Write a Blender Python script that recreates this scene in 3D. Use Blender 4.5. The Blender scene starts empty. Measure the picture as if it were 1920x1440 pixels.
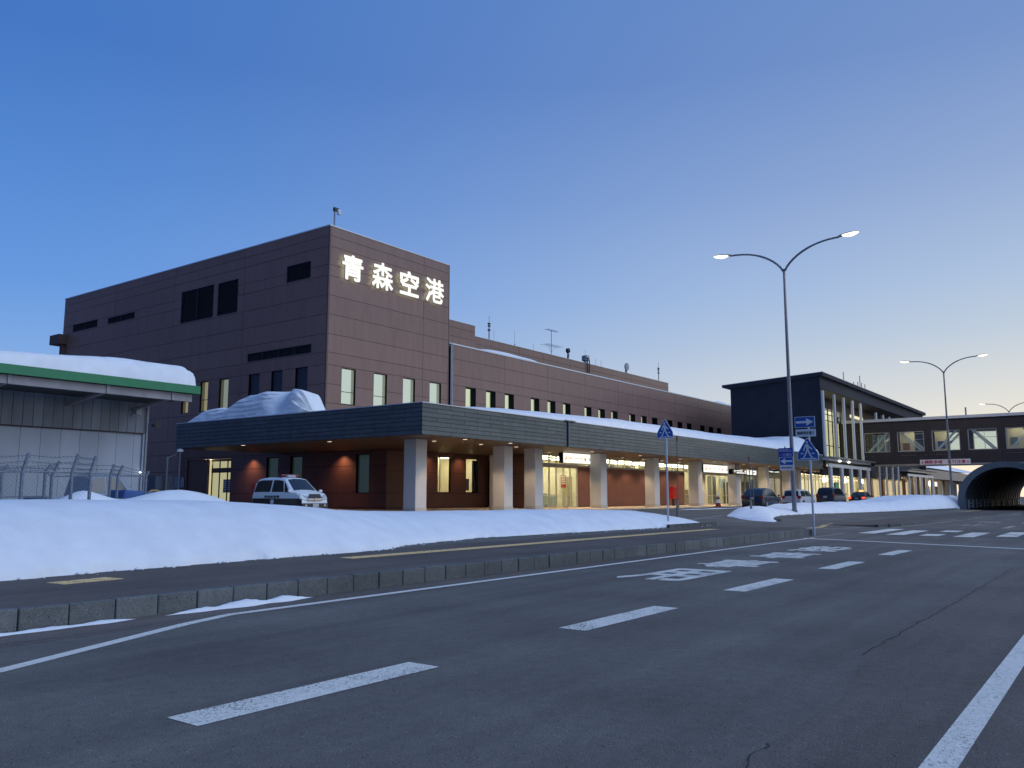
import bpy, math, random
from mathutils import Vector, Matrix, noise

random.seed(7)
R = math.radians
SC = bpy.context.scene
COL = SC.collection

# ---------------------------------------------------------------- camera, sky, exposure
YAW, PITCH, FOC, EYE = R(36.319), R(7.629), 1571.0, 1.6
cd = bpy.data.cameras.new("camera")
cam = bpy.data.objects.new("camera", cd)
COL.objects.link(cam)
SC.camera = cam
cd.sensor_fit = 'HORIZONTAL'
cd.sensor_width = 36.0
cd.lens = 36.0 * FOC / 1920.0
cd.clip_start = 0.1
cd.clip_end = 3000
cam.location = (0, 0, EYE)
cam.rotation_euler = (R(90) + PITCH, 0, YAW - R(90))

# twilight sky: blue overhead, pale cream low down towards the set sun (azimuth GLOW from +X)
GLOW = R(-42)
world = bpy.data.worlds.new("World")
SC.world = world
world.use_nodes = True
nt = world.node_tree
nt.nodes.clear()
def N(t, tree=None, **k):
    n = (tree or nt).nodes.new(t)
    for a, b in k.items():
        setattr(n, a, b)
    return n
out = N('ShaderNodeOutputWorld')
bgn = N('ShaderNodeBackground')
SKY_STRENGTH = 1.0
bgn.inputs[1].default_value = SKY_STRENGTH
nt.links.new(bgn.outputs[0], out.inputs[0])
tc = N('ShaderNodeTexCoord')
nrm = N('ShaderNodeVectorMath', operation='NORMALIZE')
nt.links.new(tc.outputs['Generated'], nrm.inputs[0])
sep = N('ShaderNodeSeparateXYZ')
nt.links.new(nrm.outputs[0], sep.inputs[0])
flat = N('ShaderNodeVectorMath', operation='MULTIPLY')
flat.inputs[1].default_value = (1, 1, 0)
nt.links.new(nrm.outputs[0], flat.inputs[0])
fn = N('ShaderNodeVectorMath', operation='NORMALIZE')
nt.links.new(flat.outputs[0], fn.inputs[0])
dt = N('ShaderNodeVectorMath', operation='DOT_PRODUCT')
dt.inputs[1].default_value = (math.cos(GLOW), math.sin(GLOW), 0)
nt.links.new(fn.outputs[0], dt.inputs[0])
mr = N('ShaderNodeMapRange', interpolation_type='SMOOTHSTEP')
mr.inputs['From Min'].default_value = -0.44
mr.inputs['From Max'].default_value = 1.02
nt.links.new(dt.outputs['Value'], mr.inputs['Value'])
def ramp(stops):
    r = N('ShaderNodeValToRGB')
    nt.links.new(sep.outputs[2], r.inputs[0])
    e = r.color_ramp.elements
    while len(e) > 1:
        e.remove(e[-1])
    e[0].position, e[0].color = stops[0][0], (*stops[0][1], 1)
    for p, c in stops[1:]:
        x = e.new(p)
        x.color = (*c, 1)
    r.color_ramp.interpolation = 'EASE' if False else 'LINEAR'
    return r
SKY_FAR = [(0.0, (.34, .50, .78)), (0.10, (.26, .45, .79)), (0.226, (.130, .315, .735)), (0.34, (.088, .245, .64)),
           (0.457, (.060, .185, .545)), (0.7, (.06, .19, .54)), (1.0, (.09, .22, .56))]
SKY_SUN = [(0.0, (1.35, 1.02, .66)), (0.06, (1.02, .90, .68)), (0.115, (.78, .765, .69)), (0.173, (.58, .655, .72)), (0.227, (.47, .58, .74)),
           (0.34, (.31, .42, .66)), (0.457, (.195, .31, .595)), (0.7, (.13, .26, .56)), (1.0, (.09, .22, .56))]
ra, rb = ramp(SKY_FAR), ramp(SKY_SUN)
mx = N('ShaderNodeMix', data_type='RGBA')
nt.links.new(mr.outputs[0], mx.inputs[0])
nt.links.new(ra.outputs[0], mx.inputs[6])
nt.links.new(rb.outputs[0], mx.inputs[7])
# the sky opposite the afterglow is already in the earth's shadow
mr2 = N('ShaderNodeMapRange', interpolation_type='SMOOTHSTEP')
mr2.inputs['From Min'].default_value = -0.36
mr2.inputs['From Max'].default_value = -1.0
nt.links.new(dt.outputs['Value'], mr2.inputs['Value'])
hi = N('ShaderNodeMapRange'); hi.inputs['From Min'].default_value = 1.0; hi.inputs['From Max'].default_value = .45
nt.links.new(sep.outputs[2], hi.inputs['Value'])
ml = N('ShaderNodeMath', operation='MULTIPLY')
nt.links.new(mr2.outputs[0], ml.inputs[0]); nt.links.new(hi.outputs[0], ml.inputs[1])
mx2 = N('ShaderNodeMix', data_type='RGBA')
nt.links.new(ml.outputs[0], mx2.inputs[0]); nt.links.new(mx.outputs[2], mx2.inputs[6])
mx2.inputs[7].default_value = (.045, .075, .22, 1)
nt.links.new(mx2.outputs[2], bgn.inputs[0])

# the bright afterglow where the sun has gone down: a weak, very soft sun lamp from the same side
sd = bpy.data.lights.new("sun", 'SUN')
sd.energy = 1.2
sd.angle = R(50)
sd.color = (0.74, 0.85, 1.0)
sun = bpy.data.objects.new("sun", sd)
COL.objects.link(sun)
SUN_AZ, SUN_EL = R(-72), R(40)
sv = Vector((math.cos(SUN_AZ) * math.cos(SUN_EL), math.sin(SUN_AZ) * math.cos(SUN_EL), math.sin(SUN_EL)))
sun.rotation_euler = sv.to_track_quat('Z', 'Y').to_euler()
vs = SC.view_settings
vs.view_transform = 'Standard'
vs.look = 'None'
vs.exposure = 0.0
vs.gamma = 1.0
vs.use_curve_mapping = False
SC.cycles.max_bounces = 6
SC.cycles.transparent_max_bounces = 12
SC.cycles.sample_clamp_indirect = 3.0
SC.cycles.use_denoising = True

# ---------------------------------------------------------------- helpers
def pix(px, py, **k):
    """point where the line of sight through a photo pixel meets the plane x=, y= or z="""
    cy, sy, cp, sp = math.cos(YAW), math.sin(YAW), math.cos(PITCH), math.sin(PITCH)
    f = Vector((cy * cp, sy * cp, sp)); u = Vector((-cy * sp, -sy * sp, cp)); r = Vector((sy, -cy, 0))
    d = r * ((px - 960) / FOC) - u * ((py - 720) / FOC) + f
    (a, v), = k.items()
    i = 'xyz'.index(a)
    c = Vector((0, 0, EYE))
    return c + d * ((v - c[i]) / d[i])

class MB:
    def __init__(s):
        s.v, s.f = [], []
    def quad(s, a, b, c, d):
        n = len(s.v); s.v += [tuple(a), tuple(b), tuple(c), tuple(d)]; s.f.append((n, n + 1, n + 2, n + 3)); return s
    def poly(s, pts):
        n = len(s.v); s.v += [tuple(p) for p in pts]; s.f.append(tuple(range(n, n + len(pts)))); return s
    def obox(s, o, a, b, c):
        """box from corner o with edge vectors a, b, c"""
        o, a, b, c = Vector(o), Vector(a), Vector(b), Vector(c)
        n = len(s.v)
        s.v += [tuple(p) for p in (o, o + a, o + a + b, o + b, o + c, o + a + c, o + a + b + c, o + b + c)]
        fl = a.cross(b).dot(c) < 0
        for q in ((0, 3, 2, 1), (4, 5, 6, 7), (0, 1, 5, 4), (1, 2, 6, 5), (2, 3, 7, 6), (3, 0, 4, 7)):
            q = q[::-1] if fl else q
            s.f.append(tuple(n + i for i in q))
        return s
    def box(s, x0, y0, z0, x1, y1, z1):
        return s.obox((x0, y0, z0), (x1 - x0, 0, 0), (0, y1 - y0, 0), (0, 0, z1 - z0))
    def tube(s, pts, rad, n=8, cap=True):
        pts = [Vector(p) for p in pts]
        rs = rad if isinstance(rad, (list, tuple)) else [rad] * len(pts)
        base = len(s.v)
        up = None
        for i, p in enumerate(pts):
            d = (pts[min(i + 1, len(pts) - 1)] - pts[max(i - 1, 0)]).normalized()
            if up is None:
                up = Vector((0, 0, 1)) if abs(d.z) < .9 else Vector((1, 0, 0))
            sx = d.cross(up).normalized(); up2 = sx.cross(d).normalized(); up = up2
            for k in range(n):
                t = 2 * math.pi * k / n
                s.v.append(tuple(p + (sx * math.cos(t) + up2 * math.sin(t)) * rs[i]))
        for i in range(len(pts) - 1):
            for k in range(n):
                a = base + i * n + k; b = base + i * n + (k + 1) % n
                s.f.append((a, b, b + n, a + n))
        if cap:
            s.f.append(tuple(base + k for k in range(n))[::-1])
            s.f.append(tuple(base + (len(pts) - 1) * n + k for k in range(n)))
        return s
    def prism(s, poly, ext):
        """planar polygon (3d points) extruded by vector ext"""
        ext = Vector(ext); n = len(s.v); m = len(poly)
        s.v += [tuple(Vector(p)) for p in poly] + [tuple(Vector(p) + ext) for p in poly]
        s.f.append(tuple(range(n + m - 1, n - 1, -1))); s.f.append(tuple(range(n + m, n + 2 * m)))
        for i in range(m):
            j = (i + 1) % m
            s.f.append((n + i, n + j, n + m + j, n + m + i))
        return s
    def lathe(s, c, prof, n=16, ax='z'):
        """profile [(r, h)] turned about an axis through c"""
        c = Vector(c); base = len(s.v)
        for r, h in prof:
            for k in range(n):
                t = 2 * math.pi * k / n; a, b = r * math.cos(t), r * math.sin(t)
                o = (a, b, h) if ax == 'z' else ((h, a, b) if ax == 'x' else (b, h, a))
                s.v.append(tuple(c + Vector(o)))
        for i in range(len(prof) - 1):
            for k in range(n):
                a = base + i * n + k; b = base + i * n + (k + 1) % n
                s.f.append((a, b, b + n, a + n))
        s.f.append(tuple(base + k for k in range(n))[::-1]); s.f.append(tuple(base + (len(prof) - 1) * n + k for k in range(n)))
        return s
    def mesh(s, name):
        me = bpy.data.meshes.new(name); me.from_pydata(s.v, [], s.f); me.update(); return me
    def build(s, name, mat, parent=None, bevel=0, smooth=False, **props):
        return place(name, s.mesh(name), mat, parent, bevel, smooth, **props)

def put(o, parent):
    COL.objects.link(o)
    if parent is not None:
        o.parent = parent
        o.matrix_parent_inverse = world_of(parent).inverted()
def world_of(p):
    m = Matrix.LocRotScale(p.location, p.rotation_euler, p.scale)
    if p.parent is not None:
        m = world_of(p.parent) @ p.matrix_parent_inverse @ m
    return m
def place(name, me, mat, parent=None, bevel=0, smooth=False, **props):
    o = bpy.data.objects.new(name, me)
    if mat is not None and not me.materials:
        me.materials.append(mat)
    put(o, parent)
    if bevel:
        b = o.modifiers.new("bevel", 'BEVEL'); b.width = bevel; b.segments = 2; b.limit_method = 'ANGLE'; b.angle_limit = R(40)
    if smooth:
        me.polygons.foreach_set('use_smooth', [True] * len(me.polygons))
        if smooth != 'all':
            try:
                me.set_sharp_from_angle(angle=R(38))
            except Exception:
                pass
    for k, v in props.items():
        o[k] = v
    return o
def thing(name, label, cat, loc=(0, 0, 0), rz=0, group=None):
    o = bpy.data.objects.new(name, None)
    o.empty_display_size = .3
    COL.objects.link(o)
    o.location = loc; o.rotation_euler = (0, 0, rz)
    o['label'] = label; o['category'] = cat
    if group: o['group'] = group
    return o
def tag(o, label, cat, group=None):
    o['label'] = label; o['category'] = cat
    if group: o['group'] = group
    return o
KIDS = {}
def children(o):
    return [c for c in COL.objects if c.parent == o]
def dup(root, loc, rz=0, label=None):
    def cp(o, par):
        c = o.copy(); COL.objects.link(c)
        if par is not None:
            inv = o.matrix_parent_inverse.copy(); c.parent = par; c.matrix_parent_inverse = inv
        for ch in children(o): cp(ch, c)
        return c
    r = cp(root, None); r.location = loc; r.rotation_euler = (0, 0, rz)
    if label: r['label'] = label
    return r

# ---------------------------------------------------------------- materials
MATS = {}
def mat(name, col, rough=.6, metal=0., emit=None, es=0., noise_amt=0., noise_scale=5., bump=0., bump_scale=40., spec=.5, stretch=None):
    if name in MATS: return MATS[name]
    m = bpy.data.materials.new(name); m.use_nodes = True
    t = m.node_tree; b = t.nodes['Principled BSDF']
    b.inputs['Base Color'].default_value = (*col, 1); b.inputs['Roughness'].default_value = rough; b.inputs['Metallic'].default_value = metal
    b.inputs['Specular IOR Level'].default_value = spec
    if emit:
        b.inputs['Emission Color'].default_value = (*emit, 1); b.inputs['Emission Strength'].default_value = es
    if noise_amt or bump:
        g = t.nodes.new('ShaderNodeNewGeometry')
        vec = g.outputs['Position']
        if stretch:
            mp = t.nodes.new('ShaderNodeVectorMath'); mp.operation = 'MULTIPLY'; mp.inputs[1].default_value = stretch
            t.links.new(vec, mp.inputs[0]); vec = mp.outputs[0]
    if noise_amt:
        n = t.nodes.new('ShaderNodeTexNoise'); n.inputs['Scale'].default_value = noise_scale; n.inputs['Detail'].default_value = 5
        t.links.new(vec, n.inputs['Vector'])
        mrn = t.nodes.new('ShaderNodeMapRange'); mrn.inputs['From Min'].default_value = .3; mrn.inputs['From Max'].default_value = .7
        mrn.inputs['To Min'].default_value = 1 - noise_amt; mrn.inputs['To Max'].default_value = 1 + noise_amt
        t.links.new(n.outputs['Fac'], mrn.inputs['Value'])
        vm = t.nodes.new('ShaderNodeVectorMath'); vm.operation = 'SCALE'; vm.inputs[0].default_value = col
        t.links.new(mrn.outputs[0], vm.inputs['Scale']); t.links.new(vm.outputs[0], b.inputs['Base Color'])
    if bump:
        n2 = t.nodes.new('ShaderNodeTexNoise'); n2.inputs['Scale'].default_value = bump_scale; n2.inputs['Detail'].default_value = 4
        t.links.new(vec, n2.inputs['Vector'])
        bp = t.nodes.new('ShaderNodeBump'); bp.inputs['Strength'].default_value = bump; bp.inputs['Distance'].default_value = .02
        t.links.new(n2.outputs['Fac'], bp.inputs['Height']); t.links.new(bp.outputs[0], b.inputs['Normal'])
    MATS[name] = m
    return m
def per_object(m, amt=.08):
    """slight tone differences from piece to piece"""
    t = m.node_tree; b = t.nodes['Principled BSDF']; inp = b.inputs['Base Color']
    oi = t.nodes.new('ShaderNodeObjectInfo'); mrn = t.nodes.new('ShaderNodeMapRange')
    mrn.inputs['To Min'].default_value = 1 - amt; mrn.inputs['To Max'].default_value = 1 + amt
    t.links.new(oi.outputs['Random'], mrn.inputs['Value'])
    vm = t.nodes.new('ShaderNodeVectorMath'); vm.operation = 'SCALE'
    if inp.links:
        src = inp.links[0].from_socket; t.links.new(src, vm.inputs[0])
    else:
        vm.inputs[0].default_value = inp.default_value[:3]
    t.links.new(mrn.outputs[0], vm.inputs['Scale']); t.links.new(vm.outputs[0], inp)
    return m
def emission(name, col, s):
    if name in MATS: return MATS[name]
    m = bpy.data.materials.new(name); m.use_nodes = True; t = m.node_tree; t.nodes.clear()
    e = t.nodes.new('ShaderNodeEmission'); e.inputs[0].default_value = (*col, 1); e.inputs[1].default_value = s
    o = t.nodes.new('ShaderNodeOutputMaterial'); t.links.new(e.outputs[0], o.inputs[0]); MATS[name] = m; return m
def glass(name, tint=(.9, .95, .95), fac=.12, rough=.02, opac=0., body=(.02, .03, .04)):
    """thin window pane: see-through with a fresnel reflection of the sky"""
    if name in MATS: return MATS[name]
    m = bpy.data.materials.new(name); m.use_nodes = True; t = m.node_tree; t.nodes.clear()
    tr = t.nodes.new('ShaderNodeBsdfTransparent'); tr.inputs[0].default_value = (*tint, 1)
    gl = t.nodes.new('ShaderNodeBsdfGlossy'); gl.inputs['Roughness'].default_value = rough
    fr = t.nodes.new('ShaderNodeLayerWeight'); fr.inputs['Blend'].default_value = .5
    pw = t.nodes.new('ShaderNodeMath'); pw.operation = 'POWER'; pw.inputs[1].default_value = 4.5
    t.links.new(fr.outputs['Facing'], pw.inputs[0])
    mm = t.nodes.new('ShaderNodeMath'); mm.operation = 'MULTIPLY_ADD'; mm.inputs[1].default_value = .7; mm.inputs[2].default_value = fac * .5; mm.use_clamp = True
    t.links.new(pw.outputs[0], mm.inputs[0])
    src = tr.outputs[0]
    if opac:
        df = t.nodes.new('ShaderNodeBsdfDiffuse'); df.inputs[0].default_value = (*body, 1)
        m1 = t.nodes.new('ShaderNodeMixShader'); m1.inputs[0].default_value = opac
        t.links.new(tr.outputs[0], m1.inputs[1]); t.links.new(df.outputs[0], m1.inputs[2]); src = m1.outputs[0]
    ms = t.nodes.new('ShaderNodeMixShader'); t.links.new(mm.outputs[0], ms.inputs[0]); t.links.new(src, ms.inputs[1]); t.links.new(gl.outputs[0], ms.inputs[2])
    o = t.nodes.new('ShaderNodeOutputMaterial'); t.links.new(ms.outputs[0], o.inputs[0]); MATS[name] = m; return m

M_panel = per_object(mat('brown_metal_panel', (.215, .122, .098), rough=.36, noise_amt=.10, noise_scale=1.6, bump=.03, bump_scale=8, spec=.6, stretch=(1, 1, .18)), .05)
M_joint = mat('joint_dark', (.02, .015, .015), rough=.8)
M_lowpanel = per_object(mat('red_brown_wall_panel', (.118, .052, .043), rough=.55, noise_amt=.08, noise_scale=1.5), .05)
M_white_cap = mat('pale_metal_coping', (.62, .64, .68), rough=.35, metal=.3)
M_slate = per_object(mat('slate_metal_shingle', (.10, .112, .112), rough=.30, metal=.30, noise_amt=.12, noise_scale=2.0), .13)
M_dark = mat('black_metal_frame', (.010, .011, .014), rough=.85, spec=.1)
M_louver = mat('louvre_metal', (.02, .024, .035), rough=.5)
M_column = mat('cream_column_paint', (.60, .60, .59), rough=.55, noise_amt=.05, noise_scale=.9)
M_conc = mat('walkway_paving', (.48, .39, .27), rough=.75, noise_amt=.12, noise_scale=2.0, bump=.1)
M_soffit = mat('bronze_soffit', (.085, .047, .032), rough=.5, noise_amt=.05, noise_scale=3)
M_block = mat('charcoal_cladding', (.036, .040, .052), rough=.75, spec=.2, noise_amt=.1, noise_scale=.8)
M_steel = mat('galvanised_steel', (.35, .37, .40), rough=.45, metal=.6, noise_amt=.12, noise_scale=3)
M_polegrey = mat('grey_painted_pole', (.20, .22, .26), rough=.45, metal=.3, noise_amt=.08, noise_scale=4)
M_whitepole = mat('pale_painted_pole', (.50, .54, .62), rough=.4, metal=.2)
M_alu = mat('aluminium_frame', (.48, .45, .40), rough=.4, metal=.4)
M_glass = glass('clear_glass')
M_glassdark = glass('dark_glass', tint=(.12, .16, .2), fac=.10)
M_blind = emission('lit_blind', (.64, .74, .68), .84)
M_blindbright = emission('lit_blind_bright', (.86, .95, .68), .80)
M_blindwarm = emission('lit_blind_warm', (.85, .80, .52), .75)
M_roomdark = mat('unlit_room', (.05, .06, .07), rough=.9)
M_lamp = emission('lamp_disc', (1.0, .84, .62), 1.9)
M_ceil = emission('ceiling_light_panel', (1.0, .87, .62), 3.2)
M_cream = mat('cream_interior_wall', (.62, .56, .40), rough=.8, noise_amt=.04, noise_scale=1)
M_curtain = mat('cream_curtain', (.62, .55, .36), rough=.9)
M_black = mat('black_plastic', (.02, .02, .022), rough=.5)
M_rubber = mat('tyre_rubber', (.02, .02, .02), rough=.85)
M_whitepaint = mat('white_sign_paint', (.72, .73, .75), rough=.5)
M_blue = mat('blue_sign_sheet', (.012, .085, .36), rough=.4)
M_bluedeep = mat('deep_blue_sign_sheet', (.012, .03, .33), rough=.4)
M_red = mat('red_paint', (.45, .02, .02), rough=.45)
M_orange = mat('orange_paint', (.50, .17, .03), rough=.5)

def road_material(name, col, paint=None, wear=.5, sc=1.0):
    """asphalt; with paint=colour, worn road paint through which the asphalt shows"""
    m = bpy.data.materials.new(name); m.use_nodes = True; t = m.node_tree; b = t.nodes['Principled BSDF']
    L = t.links.new
    def nn(ty, **k):
        n = t.nodes.new(ty)
        for a, c in k.items(): setattr(n, a, c)
        return n
    g = nn('ShaderNodeNewGeometry'); pos = g.outputs['Position']
    def nz(scale, det=4, st=None, rough=.5):
        v = pos
        if st:
            q = nn('ShaderNodeVectorMath', operation='MULTIPLY'); q.inputs[1].default_value = st; L(pos, q.inputs[0]); v = q.outputs[0]
        n = nn('ShaderNodeTexNoise'); n.inputs['Scale'].default_value = scale; n.inputs['Detail'].default_value = det; n.inputs['Roughness'].default_value = rough
        L(v, n.inputs['Vector']); return n.outputs['Fac']
    def rng(s, a, b2, c, d):
        r = nn('ShaderNodeMapRange'); r.inputs['From Min'].default_value = a; r.inputs['From Max'].default_value = b2
        r.inputs['To Min'].default_value = c; r.inputs['To Max'].default_value = d; L(s, r.inputs['Value']); return r.outputs[0]
    def mul(a, b2):
        q = nn('ShaderNodeMath', operation='MULTIPLY'); L(a, q.inputs[0]); L(b2, q.inputs[1]); return q.outputs[0]
    big = rng(nz(.45, 5), .3, .7, .82, 1.18)
    streak = rng(nz(1.0, 4, (.08, 1.5, 1)), .3, .7, .80, 1.18)
    mid = rng(nz(7, 5), .3, .7, .9, 1.1)
    fine = rng(nz(110 * sc, 3, None, .7), .25, .75, .55, 1.45)
    vo = nn('ShaderNodeTexVoronoi', feature='F1'); vo.inputs['Scale'].default_value = 75; L(pos, vo.inputs['Vector'])
    stone = rng(vo.outputs['Distance'], 0, .5, 1.25, .85)
    k = mul(mul(mul(big, streak), mul(mid, fine)), stone)
    # scattered pits and pale chips
    for sc_, thr, lo in ((26, .12, .25), (34, .10, 2.1), (55, .16, .45), (60, .13, 1.7)):
        vp = nn('ShaderNodeTexVoronoi', feature='F1'); vp.inputs['Scale'].default_value = sc_; L(pos, vp.inputs['Vector'])
        d_ = rng(vp.outputs['Distance'], thr, thr + .16, 1, 0)
        sp_ = nn('ShaderNodeSeparateColor'); L(vp.outputs['Color'], sp_.inputs[0])
        pick = nn('ShaderNodeMath', operation='GREATER_THAN'); pick.inputs[1].default_value = .80; L(sp_.outputs[0], pick.inputs[0])
        w_ = mul(d_, pick.outputs[0]); k = mul(k, rng(w_, 0, 1, 1, lo))
    vm = nn('ShaderNodeVectorMath', operation='SCALE'); vm.inputs[0].default_value = col; L(k, vm.inputs['Scale'])
    base = vm.outputs[0]
    if paint:
        w1 = nz(34, 5, None, .8); w2 = nz(1.6, 4)
        ad = nn('ShaderNodeMath', operation='MULTIPLY_ADD'); ad.inputs[1].default_value = .34; L(w2, ad.inputs[0]); L(w1, ad.inputs[2])
        thr = .79 - wear * .20
        f = rng(ad.outputs[0], thr + .035, thr + .06, 1, .08)
        pv = nn('ShaderNodeVectorMath', operation='SCALE'); pv.inputs[0].default_value = paint; L(rng(nz(12, 4), .3, .7, .88, 1.08), pv.inputs['Scale'])
        mxx = nn('ShaderNodeMix', data_type='RGBA'); L(f, mxx.inputs[0]); L(base, mxx.inputs[6]); L(pv.outputs[0], mxx.inputs[7]); base = mxx.outputs[2]
    L(base, b.inputs['Base Color'])
    b.inputs['Roughness'].default_value = .82
    b.inputs['Specular IOR Level'].default_value = .35
    bp = nn('ShaderNodeBump'); bp.inputs['Strength'].default_value = .55; bp.inputs['Distance'].default_value = .006
    L(vo.outputs['Distance'], bp.inputs['Height'])
    bp2 = nn('ShaderNodeBump'); bp2.inputs['Strength'].default_value = .3; bp2.inputs['Distance'].default_value = .02
    L(nz(9, 5), bp2.inputs['Height']); L(bp.outputs[0], bp2.inputs['Normal']); L(bp2.outputs[0], b.inputs['Normal'])
    MATS[name] = m
    return m
M_asph = road_material('asphalt', (.165, .146, .124))
M_side = road_material('pavement_asphalt', (.130, .104, .086), sc=.8)
M_paint = road_material('worn_white_road_paint', (.140, .126, .110), (.86, .80, .70), .50)
M_paint2 = road_material('white_edge_line_paint', (.140, .126, .110), (.84, .78, .69), .25)
M_paintfaint = road_material('faded_road_paint', (.140, .126, .110), (.42, .40, .36), .6)
M_tactile = road_material('yellow_tactile_paint', (.088, .078, .072), (.74, .55, .29), .3)
M_kerb = per_object(road_material('kerb_concrete', (.142, .150, .150), sc=.6), .12)
M_crack = mat('crack_shadow', (.035, .032, .032), rough=1)

def snow_material():
    m = bpy.data.materials.new('snow'); m.use_nodes = True; t = m.node_tree; b = t.nodes['Principled BSDF']; L = t.links.new
    g = t.nodes.new('ShaderNodeNewGeometry')
    n = t.nodes.new('ShaderNodeTexNoise'); n.inputs['Scale'].default_value = 1.6; n.inputs['Detail'].default_value = 6; L(g.outputs['Position'], n.inputs['Vector'])
    r = t.nodes.new('ShaderNodeMapRange'); r.inputs['From Min'].default_value = .3; r.inputs['From Max'].default_value = .7; r.inputs['To Min'].default_value = .90; r.inputs['To Max'].default_value = 1.0
    L(n.outputs['Fac'], r.inputs['Value'])
    v = t.nodes.new('ShaderNodeVectorMath'); v.operation = 'SCALE'; v.inputs[0].default_value = (.90, .92, .95); L(r.outputs[0], v.inputs['Scale']); L(v.outputs[0], b.inputs['Base Color'])
    b.inputs['Roughness'].default_value = .7; b.inputs['Specular IOR Level'].default_value = .3
    n2 = t.nodes.new('ShaderNodeTexNoise'); n2.inputs['Scale'].default_value = 14; n2.inputs['Detail'].default_value = 8; n2.inputs['Roughness'].default_value = .65; L(g.outputs['Position'], n2.inputs['Vector'])
    bp = t.nodes.new('ShaderNodeBump'); bp.inputs['Strength'].default_value = .35; bp.inputs['Distance'].default_value = .03; L(n2.outputs['Fac'], bp.inputs['Height'])
    n3 = t.nodes.new('ShaderNodeTexNoise'); n3.inputs['Scale'].default_value = 150; n3.inputs['Detail'].default_value = 3; L(g.outputs['Position'], n3.inputs['Vector'])
    bp3 = t.nodes.new('ShaderNodeBump'); bp3.inputs['Strength'].default_value = .35; bp3.inputs['Distance'].default_value = .006; L(n3.outputs['Fac'], bp3.inputs['Height']); L(bp.outputs[0], bp3.inputs['Normal'])
    L(bp3.outputs[0], b.inputs['Normal'])
    return m
M_snow = snow_material()

# ---------------------------------------------------------------- text
def text_mesh(s, size=1.0, ext=.0, bold=.0, align='CENTER'):
    """lettering; bold strokes are made from slightly shifted layers"""
    if bold > .008:
        me = text_mesh(s, size, ext, .006, align); m = MB()
        for k, (dx, dy) in enumerate(((0, 0), (1, 0), (-1, 0), (0, 1), (0, -1), (.7, .7), (-.7, -.7), (.7, -.7), (-.7, .7))):
            n = len(m.v); m.v += [(v.co.x + dx * bold, v.co.y + dy * bold, v.co.z - .0006 * k) for v in me.vertices]
            m.f += [tuple(n + i for i in p.vertices) for p in me.polygons]
        return m.mesh('lettering')
    c = bpy.data.curves.new('lettering', 'FONT'); c.body = s; c.size = size; c.extrude = ext; c.offset = bold
    c.align_x = align; c.align_y = 'CENTER'; c.resolution_u = 3
    o = bpy.data.objects.new('lettering', c); COL.objects.link(o)
    dg = bpy.context.evaluated_depsgraph_get(); dg.update()
    me = bpy.data.meshes.new_from_object(o.evaluated_get(dg))
    bpy.data.objects.remove(o); bpy.data.curves.remove(c)
    return me
def xf(me, o, xa, ya, sx=1, sy=1, fit=None):
    """map a text mesh to origin o with x along xa and y along ya; fit=(w,h) scales it to that size, centred"""
    xa, ya, o = Vector(xa).normalized(), Vector(ya).normalized(), Vector(o); za = xa.cross(ya)
    xs = [v.co.x for v in me.vertices]; ys = [v.co.y for v in me.vertices]
    if xs and fit:
        cx, cy = (min(xs) + max(xs)) / 2, (min(ys) + max(ys)) / 2
        w, h = max(xs) - min(xs), max(ys) - min(ys)
        sx = fit[0] / w if fit[0] else (fit[1] / h); sy = fit[1] / h if fit[1] else sx
    else:
        cx = cy = 0
    for v in me.vertices:
        c = v.co; v.co = o + xa * ((c.x - cx) * sx) + ya * ((c.y - cy) * sy) + za * c.z
    me.update()
    return me
def letters(s, o, xa, ya, fit, mat_, parent, name='lettering', ext=.004, bold=.0, **props):
    return place(name, xf(text_mesh(s, 1, ext, bold), o, xa, ya, fit=fit), mat_, parent, **props)

# ---------------------------------------------------------------- ground
def ground_h(x, y):
    if y < 11: return 0.0
    if y < 20: return .5 * (y - 11) / 9
    if y < 32: return .5 + .17 * (y - 20) / 12
    return .67
g = MB()
xs = [-900, -300, -120, -60, -30, -15] + [i for i in range(-10, 130, 10)] + [140, 180, 250, 400, 900, 1800]
ys = [-900, -300, -100, -50, -20, -8, 0, 5, 9, 11, 13, 15.5, 18, 20, 23, 26, 29, 32, 40, 55, 80, 120, 200, 400, 900, 1800]
for j, y in enumerate(ys):
    for x in xs: g.v.append((x, y, ground_h(x, y)))
for j in range(len(ys) - 1):
    for i in range(len(xs) - 1):
        a = j * len(xs) + i; g.f.append((a, a + 1, a + 1 + len(xs), a + len(xs)))
g.build('road', M_asph, kind='structure')

# raised pavement on the left with a row of kerb stones
KY = 10.85
pv = MB()
pts = [(-14, KY + .16), (35.6, KY + .16), (36.6, KY + .5), (37.2, KY + 1.4), (37.4, 13.6), (37.6, 16.2), (-14, 16.2)]
pv.prism([(x, y, -.05) for x, y in pts], (0, 0, .31))
pave = pv.build('pavement', M_side, kind='structure')
km = MB(); km.box(-.2935, 0, -.2, .2935, .16, .275); kme = km.mesh('kerb_stone')
x = -13.8; k = 0
while x < 35.8:
    o = place('kerb_stone', kme, M_kerb, pave, bevel=.018)
    o.location = (x + .3, KY + random.uniform(-.008, .008), random.uniform(-.012, .004)); o.rotation_euler = (random.uniform(-.02, .02), 0, random.uniform(-.012, .012))
    x += .6
# kerb corner bending round into the driveway, sinking to road level
for i in range(4):
    a = R(-80 + i * 26); cx, cy = 35.55, KY + 1.5
    o = place('kerb_stone', kme, M_kerb, pave, bevel=.018)
    o.location = (cx + 1.55 * math.cos(a), cy + 1.55 * math.sin(a), -.05 - .05 * i); o.rotation_euler = (0, 0, a + R(90))
# planter kerb at the tip of the snow bank
pk = MB()
for i in range(8): pk.box(32.6 + i * .62, 15.75, .2, 33.18 + i * .62, 15.9, .42)
pk.build('planter_kerb', M_kerb, kind='structure')
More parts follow.
